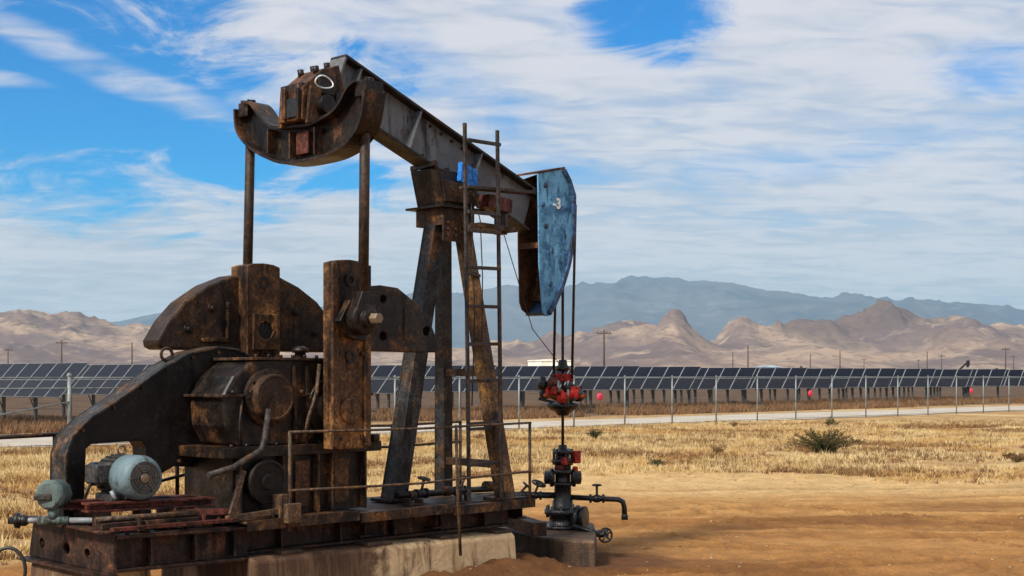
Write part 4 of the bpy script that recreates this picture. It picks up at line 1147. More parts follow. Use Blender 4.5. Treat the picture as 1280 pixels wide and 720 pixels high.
MB().prism([(0.05, 0.90), (0.10, 0.92), (0.10, 0.99), (0.04, 1.0)], -0.14, -0.11).build('flag', 'red_paint', WH, 0.006, 'small red rag')


def valve(mb_parent, c, axis, wheel_up, wheel_r, name='valve'):
    c, ax2 = Vector(c), Vector(axis).normalized()
    v = MB().lathe(c - ax2 * 0.085, ax2, [(0.001, 0), (0.05, 0), (0.05, 0.025), (0.03, 0.03), (0.045, 0.07), (0.045, 0.10), (0.03, 0.14), (0.05, 0.145), (0.05, 0.17), (0.001, 0.17)], 14).build(name, 'black_oil', mb_parent)
    wu = Vector(wheel_up).normalized()
    MB().cyl(c, c + wu * 0.15, 0.014, n=8).build('stem', 'rail_steel', v)
    e1 = wu.cross(Vector((0.3, 0.2, 1))).normalized(); e2 = wu.cross(e1)
    wh_ = MB().tube([c + wu * 0.15 + e1 * (wheel_r * math.cos(a)) + e2 * (wheel_r * math.sin(a)) for a in np.linspace(0, 2 * math.pi, 20, endpoint=False)], 0.012, 6, True)
    for k in range(5):
        a = 2 * math.pi * k / 5
        wh_.tube([c + wu * 0.15, c + wu * 0.15 + e1 * (wheel_r * math.cos(a)) + e2 * (wheel_r * math.sin(a))], 0.009, 5)
    wh_.build('handwheel', 'black_oil', v)
    return v


MB().lathe((0, 0, 0.955), (0, 0, 1), [(0.088, 0), (0.092, 0.005), (0.092, 0.06), (0.088, 0.065)], 16).build('painted_band', 'red_primer', WH, 0, 'dull red painted band')
MB().box((-0.14, -0.13, 1.02), (-0.05, -0.10, 1.10)).build('tag', 'red_paint', WH, 0.006)
# flow line arms
z1 = Vector((0, 0, 0.67))
MB().tube([dA * -0.08 + z1, dA * -0.45 + z1 + Vector((0, 0, 0.01)), dA * -0.62 + z1], 0.036, 10).build('flow_line', 'black_oil', WH)
MB().tube([dA * -0.60 + z1, dA * -0.78 + z1 + dB * 0.05, dA * -1.0 + z1 + dB * 0.05 - Vector((0, 0, 0.01)), dA * -1.5 + z1 + dB * 0.12 - Vector((0, 0, 0.02))], 0.032, 10).build('flow_line', 'oily_steel', WH)
valve(WH, dA * -0.32 + z1, dA, dA * 0.35 - dB * 0.25 + Vector((0, 0, 0.9)), 0.075)
valve(WH, dA * -0.50 + z1, dA, dA * 0.55 + Vector((0, 0, 0.6)), 0.05, 'check_valve')
MB().tube([dA * 0.08 + z1 - Vector((0, 0, 0.02)), dA * 0.5 + z1 - Vector((0, 0, 0.04)), dA * 0.62 + z1 - Vector((0, 0, 0.045)), dA * 0.67 + z1 - Vector((0, 0, 0.07)), dA * 0.685 + z1 - Vector((0, 0, 0.13)), dA * 0.69 + z1 - Vector((0, 0, 0.24))], 0.03, 10).build('bleed_line', 'black_oil', WH)
valve(WH, dA * 0.38 + z1 - Vector((0, 0, 0.035)), dA, Vector((0, 0, 1)), 0.045)
MB().lathe(dA * 0.69 + z1 - Vector((0, 0, 0.27)), (0, 0, 1), [(0.001, 0), (0.038, 0), (0.038, 0.05), (0.03, 0.06)], 10).build('pipe_end', 'black_oil', WH)
MB().tube([dA * 0.1 + Vector((0, 0, 0.36)) - dB * 0.25, dA * 0.34 + Vector((0, 0, 0.29)) - dB * 0.3, dA * 0.42 + Vector((0, 0, 0.28)) - dB * 0.3], 0.03, 8).build('casing_line', 'black_oil', WH)
valve(WH, dA * 0.40 + Vector((0, 0, 0.28)) - dB * 0.3, dA, -dB + dA * 0.3, 0.075)

# ================================================================== concrete
FD = machine_thing('concrete_foundation', (-3.0, 0, 0), 'long oil-stained concrete foundation under the pumpjack skid', 'foundation')
mb = MB()
top = [(-4.66, 0.50), (-4.1, 0.495), (-3.5, 0.48), (-2.8, 0.465), (-2.1, 0.45), (-1.75, 0.445), (-1.50, 0.44)]
secs = []
for xa, zt in top:
    j = (random.random() - 0.5) * 0.03
    secs.append([(xa, -0.72 + j, -0.2), (xa, -0.66 + j, zt - 0.03 + j * 0.3), (xa, -0.62 + j, zt), (xa, 0.7, zt), (xa, 0.75, -0.2)])
v = [p for s in secs for p in s]; f = []
for i in range(len(secs) - 1):
    for k in range(4):
        f.append((i * 5 + k, (i + 1) * 5 + k, (i + 1) * 5 + k + 1, i * 5 + k + 1))
f.append((4, 3, 2, 1, 0)); e = (len(secs) - 1) * 5; f.append((e, e + 1, e + 2, e + 3, e + 4))
mb.add(v, f)
fo_ = mb.build('block', 'stained_concrete', FD, 0.02)
sl = MB()
for xa, wd in ((-4.35, 0.22), (-3.4, 0.3), (-2.5, 0.26), (-1.75, 0.24)):
    zt = float(np.interp(xa, [p[0] for p in top], [p[1] for p in top]))
    sl.box((xa, -0.64, zt - 0.005), (xa + wd, -0.40, zt + 0.03))
sl.pieces('grout_pad', 'oily_concrete', FD, 0.01)
FT = machine_thing('concrete_footing', (-5.5, 0, 0), 'short concrete footing under the motor end of skid', 'foundation')
MB().prism([(-6.0, -0.2), (-5.35, -0.2), (-5.42, 0.485), (-5.94, 0.485)], -0.36, 0.6).build('block', 'stained_concrete', FT, 0.02)
# block round the well: front edge square to the line of sight
CBK = machine_thing('concrete_well_block', (0, -0.3, 0), 'dark oil-soaked concrete block carrying the wellhead', 'concrete block')
m_ = Matrix.Rotation(-YAW, 3, 'Z')


def to_local(x, y):
    p = m_ @ (Vector((x, y, 0)) - WELL)
    return (p.x, p.y)


wb = [to_local(*p) for p in ((-0.02, 14.3), (0.45, 13.82), (0.86, 13.62), (0.93, 14.5), (0.95, 15.3), (0.2, 15.6), (-0.2, 15.0))]
MB().prism(wb, -0.25, 0.30, 'z').build('block', 'oily_concrete', CBK, 0.03)
SB_ = machine_thing('sill_block', (-0.85, -0.2, 0.3), 'short rusty sill block between skid end and wellhead', 'sill')
MB().bar((-1.0, -0.55, 0.42), (-0.45, 0.45, 0.42), 0.16, 0.14).build('sill', 'skid_rust', SB_, 0.008)

# ================================================================== railing on the deck
RL = machine_thing('deck_railing', (-2.8, -0.66, 0.78), 'thin rusty two-bar railing along the pumpjack deck', 'railing')
RY = -0.685
pts = {}
for xa in (-4.30, -1.30):
    MB().cyl((xa, RY, 0.70), (xa, RY, 1.53), 0.015, n=8).build('post', 'rail_steel', RL)
for z_, sag in ((1.53, 0.015), (1.04, 0.03)):
    MB().tube([(-4.31, RY - 0.005, z_), (-3.6, RY - 0.005, z_ - sag * 0.6), (-2.8, RY - 0.005, z_ - sag), (-2.1, RY - 0.005, z_ - sag * 0.5), (-1.29, RY - 0.005, z_)], 0.0115, 8).build('rail', 'rail_steel', RL)
MB().tube([(-2.38, RY - 0.04, 1.54), (-2.37, RY - 0.045, 1.0), (-2.33, RY - 0.05, 0.30)], 0.015, 8).build('loose_pipe', 'rail_steel', RL)
MB().box((-4.36, -0.74, 0.77), (-4.22, -0.678, 0.93)).build('post_socket', 'rail_steel', RL, 0.004)
RF = machine_thing('far_railing', (-2.4, 0.66, 0.78), 'low rusty rail on the far side of the deck', 'railing')
for xa in (-2.95, -1.95, -0.95):
    MB().cyl((xa, 0.66, 0.70), (xa, 0.66, 1.50), 0.016, n=8).build('post', 'rail_steel', RF)
for z_ in (1.50, 1.28):
    MB().tube([(-3.3, 0.66, z_ + 0.01), (-2.0, 0.66, z_ - 0.015), (-0.94, 0.66, z_)], 0.014, 8).build('rail', 'rail_steel', RF)
RT = machine_thing('tail_railing', (-5.7, 0.7, 0.8), 'short dark rail behind the belt guard', 'railing')
for xa in (-5.72, -4.55):
    MB().cyl((xa, 0.62, 0.78), (xa, 0.62, 1.515), 0.018, n=8).build('post', 'oily_steel', RT)
MB().tube([(-6.35, 0.62, 1.505), (-5.72, 0.62, 1.515), (-4.9, 0.62, 1.51)], 0.018, 8).build('rail', 'oily_steel', RT)
MB().tube([(-5.3, 0.60, 1.03), (-4.9, 0.60, 1.045), (-4.4, 0.60, 1.13)], 0.015, 8).build('rail', 'oily_steel', RT)

# ================================================================== pipework at the motor end
SW = machine_thing('limit_switch', (-5.98, 0.02, 0.86), 'blue-green switch housing on a pipe at the motor end', 'switch')
cc = Vector((-6.03, 0.05, 1.075)); fd = (Vector((-0.682 * 0.2, 0.731 * 0.2, 0)) - Vector((0.731, 0.682, 0))).normalized()
MB().lathe(cc + fd * -0.10, fd, [(0.001, 0), (0.10, 0), (0.115, 0.02), (0.115, 0.13), (0.122, 0.135), (0.122, 0.16), (0.10, 0.185), (0.001, 0.19)], 10).build('housing', 'box_green', SW, 0.004)
MB().bar(cc + fd * 0.07 - Vector((0, 0, 0.015)) - dA * 0.11, cc + fd * 0.07 - Vector((0, 0, 0.015)) + dA * 0.03, 0.07, 0.05).build('cover', 'motor_dark', SW, 0.01)
MB().cyl(cc - Vector((0, 0, 0.105)), cc - Vector((0, 0, 0.19)), 0.05, 0.042, n=12).build('neck', 'box_green', SW)
pz = cc - Vector((0, 0, 0.205))
MB().cyl(pz - dA * 0.12, pz + dA * 0.12, 0.036, n=14).build('tee', 'box_green', SW)
MB().cyl(pz + dA * 0.12, pz + dA * 0.40, 0.024, n=10).build('conduit', 'aluminium', SW)
MB().cyl(pz - dA * 0.12, pz - dA * 0.27, 0.022, n=10).build('conduit', 'aluminium', SW)
MB().lathe(pz - dA * 0.22, -dA, [(0.03, -0.02), (0.045, 0), (0.045, 0.03), (0.03, 0.035), (0.062, 0.05), (0.062, 0.075), (0.03, 0.08), (0.03, 0.13), (0.001, 0.13)], 12).build('gland', 'black_oil', SW)
mb = MB().box((-6.02, -0.05, 0.82), (-5.9, 0.16, 0.845)).box((-5.92, 0.10, 0.845), (-5.88, 0.30, 1.10))
mb.build('bracket', 'oily_steel', SW, 0.004)
HS = machine_thing('rubber_hose', (-5.95, -0.3, 0.1), 'thick black hose hanging from the pipe over the skid end', 'hose')
p0 = pz + dA * 0.38
MB().tube([p0, p0 + dA * 0.06 - Vector((0, 0, 0.01)), p0 + dA * 0.11 - Vector((0, 0, 0.08)), p0 + dA * 0.13 - Vector((0, 0, 0.2)), p0 + dA * 0.125 - Vector((0, 0, 0.38)), p0 + dA * 0.10 - Vector((0, 0, 0.58)), p0 + dA * 0.02 - Vector((0, 0, 0.78))], 0.028, 10).build('hose', 'rubber', HS)
HS2 = machine_thing('cable_loop', (-6.2, 0.4, 0), 'grey cable looped beside the skid end', 'cable')
q0 = pz - dA * 0.16 - Vector((0, 0, 0.40)) - dB * 0.1
MB().tube([q0 + dA * (0.13 * math.sin(a) - 0.16) + Vector((0, 0, 0.17 * math.cos(a) + 0.03)) + dB * (0.05 * a / 6) for a in np.linspace(-2.2, 2.9, 22)], 0.014, 8).build('cable', 'rubber', HS2)
MB().tube([q0 + dA * (0.02 * a) + Vector((0, 0, -0.02 - 0.22 * a)) for a in np.linspace(0, 1.8, 8)], 0.016, 8).build('cable', 'rubber', HS2)

# pipes and fittings lying on the deck
DP = machine_thing('deck_pipe', (-1.8, 0.1, 0.8), 'rusty pipe with couplings lying across the pumpjack deck', 'pipe')
MB().tube([(-2.75, -0.30, 0.87), (-2.2, -0.22, 0.85), (-1.5, -0.05, 0.83), (-0.85, 0.05, 0.80)], 0.032, 8).build('pipe', 'oily_steel', DP)
for xa, yb in ((-2.55, -0.27), (-1.95, -0.16), (-1.2, 0.0)):
    MB().cyl((xa - 0.05, yb - 0.012, 0.855), (xa + 0.05, yb + 0.012, 0.85), 0.05, n=10).build('coupling', 'frame_rust', DP, 0.003)
valve(DP, (-2.38, -0.24, 0.86), (1, 0.15, 0), (0.1, -0.2, 1), 0.055)
valve(DP, (-1.72, -0.11, 0.84), (1, 0.2, 0), (0.3, -0.2, 1), 0.05)
rc = random.Random(12)
for k, (xa, yb, lx, ly, lz, mt_, lab) in enumerate(((-5.62, -0.52, 0.10, 0.07, 0.10, 'frame_rust', 'small rusty angle bracket near the motor end'), (-5.28, -0.55, 0.12, 0.05, 0.06, 'oily_steel', 'short black bar beside the motor rail'),
                                                    (-5.02, -0.50, 0.16, 0.08, 0.08, 'red_primer', 'reddish block at the end of motor rail'), (-2.75, -0.48, 0.18, 0.10, 0.07, 'frame_rust', 'rusty block beside the rear post foot'), (-2.15, -0.56, 0.14, 0.08, 0.09, 'oily_steel', 'black fitting at the ladder foot'))):
    zt = 0.792 if xa < -4.7 else 0.78
    o = machine_thing('scrap_block', (xa, yb, zt), lab, 'scrap metal')
    mb = MB().box((xa, yb, zt), (xa + lx, yb + ly, zt + 0.015)).box((xa, yb, zt + 0.014), (xa + 0.02, yb + ly, zt + lz)).box((xa + lx - 0.025, yb, zt + 0.014), (xa + lx, yb + ly, zt + lz * 0.8))
    mb.build('bracket', mt_, o, 0.003)

rim = [(-5.74, 1.0), (-5.78, 1.3), (-5.70, 1.56), (-5.42, 1.74), (-5.16, 1.90), (-4.92, 2.05), (-4.66, 2.16), (-4.40, 2.205), (-5.02, 1.25), (-4.80, 1.27), (-4.55, 1.25)]
for xa, za in rim:
    MB().cyl((xa, 0.205, za), (xa, 0.188, za), 0.016, n=6).build('bolt', 'frame_rust', gd)
for xa, za in ((-3.70, 2.86), (-3.44, 2.86), (-3.70, 2.2), (-3.44, 2.2), (-3.70, 1.45), (-3.44, 1.45)):
    MB().cyl((xa, -0.60, za), (xa, -0.628, za), 0.022, n=6).build('bolt', 'oily_steel', cn)
for k in range(7):
    xa = -5.75 + k * 0.175
    MB().cyl((xa, -0.56, 0.785), (xa, -0.56, 0.815), 0.018, n=6).build('flange_bolt', 'oily_steel', PJ)
for k in range(4):
    for dn_ in (0.07, 0.40):
        c0 = on_beam(1.25 + 0.16 * k, dn_, -0.012)
        MB().cyl(c0, c0 - Vector((0, 0.022, 0)), 0.017, n=6).build('web_bolt', 'beam_flange', PJ)
MB().bar(on_beam(1.49, 0.405, -0.014), on_beam(1.51, 0.405, -0.014), 0.008, 0.10, UPV, 0.008, 0.10).build('web_plate', 'beam_grey', PJ)
MB().tube([(-4.56, -0.36, 1.42), (-4.60, -0.40, 1.6), (-4.56, -0.37, 1.80)], 0.012, 6).build('oil_line', 'rod_steel', gb)
MB().tube([(-3.95, -0.42, 1.41), (-3.93, -0.46, 1.62), (-3.82, -0.44, 1.86), (-3.74, -0.38, 2.1)], 0.018, 6).build('oil_line', 'rail_steel', gb)

# ================================================================== wire fence
def wpt(p, d, s, n=0.0, nv=None):
    return Vector((p[0] + d[0] * s + (nv[0] * n if nv is not None else 0), p[1] + d[1] * s + (nv[1] * n if nv is not None else 0), 0))


t, bs, out = mat('wire_mesh')
tr = t.n('ShaderNodeBsdfTransparent'); mx = t.n('ShaderNodeMixShader')
bs.inputs['Base Color'].default_value = (0.25, 0.26, 0.25, 1); bs.inputs['Roughness'].default_value = 0.5
mx.inputs[0].default_value = 0.04
t.put(mx.inputs[1], tr.outputs[0]); t.put(mx.inputs[2], bs.outputs[0]); t.put(out.inputs['Surface'], mx.outputs[0])

SPACING = 2.84
f_org = Vector((FENCE_P[0], FENCE_P[1], 0))
FN = empty('wire_fence', f_org, math.atan2(FENCE_D[1], FENCE_D[0]))
tag(FN, 'long galvanised chain-link fence in front of the solar panels', 'fence')
posts = []
pm = MB().cyl((0, 0, -0.1), (0, 0, 1.97), 0.031, n=8).lathe((0, 0, 1.97), (0, 0, 1), [(0.045, 0), (0.045, 0.02), (0.02, 0.05), (0.001, 0.055)], 8).mesh('post')
pm.materials.append(MATS['galvanised'])
em = MB().cyl((0, 0, -0.1), (0, 0, 2.0), 0.055, n=10).lathe((0, 0, 2.0), (0, 0, 1), [(0.07, 0), (0.07, 0.03), (0.04, 0.08), (0.001, 0.09)], 10).mesh('end_post')
em.materials.append(MATS['galvanised'])
sm = MB().box((0.04, -0.004, 0.06), (SPACING - 0.04, -0.002, 1.93)).mesh('mesh_panel')
sm.materials.append(MATS['wire_mesh'])
rm = MB().cyl((0.0, 0, 1.955), (SPACING, 0, 1.955), 0.021, n=6).mesh('top_rail'); rm.materials.append(MATS['galvanised'])
wm = MB().cyl((0.0, 0, 0.09), (SPACING, 0, 0.09), 0.012, n=5).mesh('bottom_wire'); wm.materials.append(MATS['galvanised'])
for k in range(-12, 27):
    for nm, me in (('end_post' if k == -9 else 'post', em if k == -9 else pm), ('mesh_panel', sm), ('top_rail', rm), ('bottom_wire', wm)):
        o = bpy.data.objects.new(nm, me); COL.objects.link(o); o.parent = FN
        o.location = (k * SPACING, 0, 0)
ORG[FN.name] = Vector((0, 0, 0))
MB().cyl((-9 * SPACING, -0.03, 1.28), (-11.4 * SPACING + 1.0, -0.03, 0.30), 0.024, n=8).build('brace', 'galvanised', FN)
MB().cyl((-12 * SPACING, -0.01, 1.66), (-6 * SPACING, -0.01, 1.66), 0.020, n=6).build('brace_rail', 'galvanised', FN)
for px_, lab in ((-1.52, 'pink round marker on the fence just right of the wellhead rod'), (3.36, 'pink round marker on the fence behind the small round shrub'), (8.5, 'pink round marker on the fence near the right edge')):
    mk = empty('marker', f_org + Vector((FENCE_D[0] * px_ * SPACING + FENCE_N[0] * -0.06, FENCE_D[1] * px_ * SPACING + FENCE_N[1] * -0.06, 1.2)), math.atan2(FENCE_D[1], FENCE_D[0]))
    tag(mk, lab, 'marker', 'pink markers tied to the fence')
    MB().lathe((0, 0, 0), (0, -1, 0), [(0.001, -0.03), (0.10, -0.025), (0.155, 0.0), (0.14, 0.035), (0.08, 0.06), (0.001, 0.07)], 14).build('disc', 'pink_plastic', mk)
    MB().box((-0.012, -0.01, 0.10), (0.012, 0.01, 0.2)).build('tie', 'rubber', mk)

# ================================================================== solar tables
PW = 1.17; NP = 12; SC, SH = 1.25, 1.36; SLEN = math.hypot(SC, SH); ZB = 1.165
QD = Vector((0.66, 0.75, 0)).normalized(); RD = Vector((0.75, -0.66, 0)).normalized()
T_ROT = math.atan2(-RD.y, -RD.x)
up_s = Vector((0, -SC / SLEN, SH / SLEN)); nrm = Vector((0, SH / SLEN, SC / SLEN))


def panel_mesh():
    hw = PW - 0.018; hs_ = SLEN / 2 - 0.014; fr = 0.024; th = 0.04
    def P(x, s, n): return tuple(Vector((x, 0, 0)) + up_s * s + nrm * n)
    o = [(0.009, 0.007), (0.009 + hw, 0.007), (0.009 + hw, 0.007 + hs_), (0.009, 0.007 + hs_)]
    fh = 0.012
    i = [(o[0][0] + fr, o[0][1] + fh), (o[1][0] - fr, o[1][1] + fh), (o[2][0] - fr, o[2][1] - fh), (o[3][0] + fr, o[3][1] - fh)]
    v = [P(*p, 0) for p in o] + [P(*p, th) for p in o] + [P(*p, th) for p in i] + [P(*p, th - 0.006) for p in i]
    f = [(3, 2, 1, 0)] + [(k, (k + 1) % 4, (k + 1) % 4 + 4, k + 4) for k in range(4)] + [(k + 4, (k + 1) % 4 + 4, (k + 1) % 4 + 8, k + 8) for k in range(4)]
    f += [(k + 8, (k + 1) % 4 + 8, (k + 1) % 4 + 12, k + 12) for k in range(4)] + [(12, 13, 14, 15)]
    me = bpy.data.meshes.new('solar_panel'); me.from_pydata(v, [], f)
    me.materials.append(MATS['aluminium']); me.materials.append(MATS['panel_glass'])
    me.polygons[len(f) - 1].material_index = 1
    bm = bmesh.new(); bm.from_mesh(me); bmesh.ops.recalc_face_normals(bm, faces=bm.faces); bm.to_mesh(me); bm.free()
    return me


pmesh = panel_mesh()
LT = PW * NP
mid = up_s * (SLEN / 2) + Vector((0, 0, ZB)) - nrm * 0.10
purl = []
for s in (0.28, 0.72):
    p = up_s * (SLEN * s) + Vector((0, 0, ZB)) - nrm * 0.035
    m1 = MB().bar(p + Vector((0.05, 0, 0)), p + Vector((LT - 0.05, 0, 0)), 0.05, 0.065, nrm).mesh('purlin'); m1.materials.append(MATS['galvanised']); purl.append(m1)
pile = MB().box((-0.07, -0.05, -0.2), (0.07, 0.05, mid.z - 0.02)).mesh('pile'); pile.materials.append(MATS['pile_steel'])
raft = MB().bar(up_s * 0.2 + Vector((0, 0, ZB)) - nrm * 0.09, up_s * (SLEN - 0.2) + Vector((0, 0, ZB)) - nrm * 0.09, 0.05, 0.045, nrm).mesh('rafter'); raft.materials.append(MATS['pile_steel'])
strut = MB().bar((0, mid.y, 0.55), tuple(up_s * 0.4 + Vector((0, 0, ZB)) - nrm * 0.11), 0.035, 0.035).mesh('strut'); strut.materials.append(MATS['pile_steel'])
NUMS = ['first', 'second', 'third', 'fourth', 'fifth', 'sixth', 'seventh', 'eighth', 'ninth', 'tenth', 'eleventh', 'twelfth', 'thirteenth', 'fourteenth', 'fifteenth', 'sixteenth', 'seventeenth']
LINE = Vector((0.7295, 0.6839, 0))
for k in range(17):
    p = Vector((-17.46, 51.0, 0)) + LINE * (5.45 * k)
    tb = empty('solar_table', p, T_ROT + R(random.uniform(-0.6, 0.6)))
    lab = 'nearest tilted row of dark solar panels, cut by the left edge' if k == 0 else f'tilted row of dark solar panels, {NUMS[k]} from the left'
    tag(tb, lab, 'solar panels', 'solar tables behind the fence')
    dz = (random.random() - 0.5) * 0.05

    def child(nm, me, loc):
        o = bpy.data.objects.new(nm, me); COL.objects.link(o); o.parent = tb; o.location = loc; return o
    for i in range(NP):
        for j in range(2):
            pp = up_s * (SLEN / 2 * j) + Vector((PW * i, 0, ZB + dz))
            child('solar_panel', pmesh, pp)
    for m1 in purl: child('purlin', m1, (0, 0, dz))
    for i in range(6):
        xx = 0.5 + i * (LT - 1.0) / 5
        child('pile', pile, (xx, mid.y, dz)); child('rafter', raft, (xx, 0, dz)); child('strut', strut, (xx, 0, dz))

# ================================================================== far poles, buildings and pumpjacks
def far_at(px_, D):
    return Vector(((px_ - 640) / 1650 * D, D, 0))


POLES = ((10, 435, 377, 1, 'far pole at the left edge above the panels'), (77, 425, 293, 1, 'tall far pole left of the belt guard'), (165, 428, 314, 0, 'thin far pole beside the left counterweight'),
         (755, 412, 228, 1, 'tallest far pole, right of the wellhead rod'), (916, 440, 440, 0, 'short thin far pole left of a taller one'), (935, 432, 347, 0, 'far pole left of the blue-grey shed'),
         (1013, 442, 471, 0, 'thin far pole above the pink marker'), (1050, 438, 412, 0, 'dark far pole under the tan peak'), (1080, 448, 600, 1, 'small far pole with crossarm right of the peak'),
         (1148, 449, 628, 1, 'small double-armed far pole'), (1159, 440, 440, 0, 'pale thin far pole beside a double-armed one'), (1177, 443, 489, 1, 'far pole left of the small pumpjacks'), (1257, 434, 367, 1, 'tall far pole near the right edge'),
         (1267, 444, 500, 1, 'smaller far pole beside the one at right edge'))
for px_, py_, D, arm, lab in POLES:
    pl = empty('utility_pole', far_at(px_, D), random.uniform(-0.5, 0.5))
    tag(pl, lab, 'pole', 'utility poles before the hills')
    zt = 2 + (470 - py_) / 1650 * D
    MB().cyl((0, 0, -0.5), (0, 0, zt), 0.21, 0.15, n=8).build('pole', 'pole_wood', pl)
    if arm:
        MB().box((-1.25, -0.07, zt - 0.75), (1.25, 0.07, zt - 0.55)).build('crossarm', 'pole_wood', pl)
        for xx in (-1.1, -0.5, 0.5, 1.1):
            MB().cyl((xx, 0, zt - 0.55), (xx, 0, zt - 0.28), 0.06, n=6).build('insulator', 'pile_steel', pl)

bl = empty('white_building', far_at(688, 350)); tag(bl, 'low white building far behind the wellhead rods', 'building')
MB().box((-5.9, 0, -0.5), (5.9, 6, 5.9)).build('wall', 'white_wall', bl)
MB().prism([(-6.1, 5.9), (6.1, 5.9), (6.1, 6.15), (0, 6.5), (-6.1, 6.15)], -0.2, 6.2).build('roof', 'white_wall', bl)
for xx in (-4, -1, 2):
    MB().box((xx, -0.04, 3.0), (xx + 1.4, -0.01, 4.4)).build('window', 'panel_glass', bl)
b2 = empty('metal_shed', far_at(962, 420)); tag(b2, 'blue-grey metal shed behind the panels at the hills', 'building')
MB().box((-3.6, 0, -0.5), (3.6, 6, 4.8)).build('wall', 'blue_wall', b2)
MB().prism([(-3.8, 4.8), (3.8, 4.8), (3.8, 5.0), (0, 5.4), (-3.8, 5.0)], -0.2, 6.2).build('roof', 'blue_wall', b2)
MB().box((4.2, 1, -0.5), (10.5, 4, 4.0)).build('annex', 'blue_wall', b2)


def far_pump(px_, D, rz, tilt, sc, lab):
    r = empty('far_pumpjack', far_at(px_, D), rz); r.scale = (sc, sc, sc)
    tag(r, lab, 'pumpjack', 'small pumpjacks far behind the panels')
    MB().box((-4.5, -0.9, 0), (2.6, 0.9, 0.5)).build('base', 'pump_black', r)
    for p in ((-1.2, -0.8), (-1.2, 0.8), (1.4, -0.8), (1.4, 0.8)):
        MB().bar((p[0], p[1], 0.4), (0, p[1] * 0.2, 5.0), 0.22, 0.22).build('leg', 'pump_black', r)
    ct, st = math.cos(tilt), math.sin(tilt)
    MB().bar((-4.2 * ct, 0, 5.2 - 4.2 * st), (3.6 * ct, 0, 5.2 + 3.6 * st), 0.35, 0.6).build('beam', 'pump_black', r)
    hx, hz_ = 3.6 * ct, 5.2 + 3.6 * st
    MB().prism([(hx - 0.3, hz_ + 0.7), (hx + 0.5, hz_ + 0.9), (hx + 0.9, hz_ + 0.2), (hx + 0.8, hz_ - 1.0), (hx + 0.2, hz_ - 1.9), (hx - 0.3, hz_ - 1.6)], -0.3, 0.3).build('head', 'pump_black', r)
    MB().bar((-4.1 * ct, 0.7, 5.0 - 4.2 * st), (-3.6, 0.7, 2.2), 0.15, 0.15).build('pitman', 'pump_black', r)
    MB().prism([(-4.6, 1.4), (-2.6, 1.4), (-2.7, 2.4), (-3.6, 3.2), (-4.5, 2.4)], 0.4, 0.8).build('counterweight', 'pump_black', r)


far_pump(1201, 420, R(15), R(38), 0.85, 'far black pumpjack with its head raised high')
far_pump(1236, 470, R(8), R(3), 0.78, 'far black pumpjack with a level beam')
far_pump(846, 430, R(60), R(-6), 0.72, 'tiny far pumpjack right of the tallest pole')
far_pump(1011, 450, R(200), R(10), 0.8, 'tiny far pumpjack behind the panels at the thin pole')

# ================================================================== dry grass, shrubs and stones
def foliage_mat(name, a, b, sc):
    t, bs, _ = mat(name)
    geo = t.n('ShaderNodeNewGeometry').outputs['Position']
    n1 = t.noise(geo, sc, 5, 0.6); n2 = t.noise(geo, 14, 3, 0.6)
    c = t.mix(t.ramp(t.math('ADD', t.math('MULTIPLY', n1, 0.6), t.math('MULTIPLY', n2, 0.4)), 0.38, 0.62), a, b)
    t.put(bs.inputs['Base Color'], c); bs.inputs['Roughness'].default_value = 0.85; bs.inputs['Specular IOR Level'].default_value = 0.15


foliage_mat('straw', (0.58, 0.40, 0.165), (0.40, 0.23, 0.08), 0.6)
foliage_mat('pale_straw', (0.70, 0.56, 0.31), (0.52, 0.37, 0.165), 0.6)
foliage_mat('brown_weed', (0.16, 0.085, 0.042), (0.25, 0.135, 0.06), 0.8)
foliage_mat('shrub_leaf', (0.024, 0.036, 0.014), (0.055, 0.062, 0.022), 3.0)
foliage_mat('shrub_brown', (0.12, 0.07, 0.035), (0.2, 0.12, 0.055), 3.0)


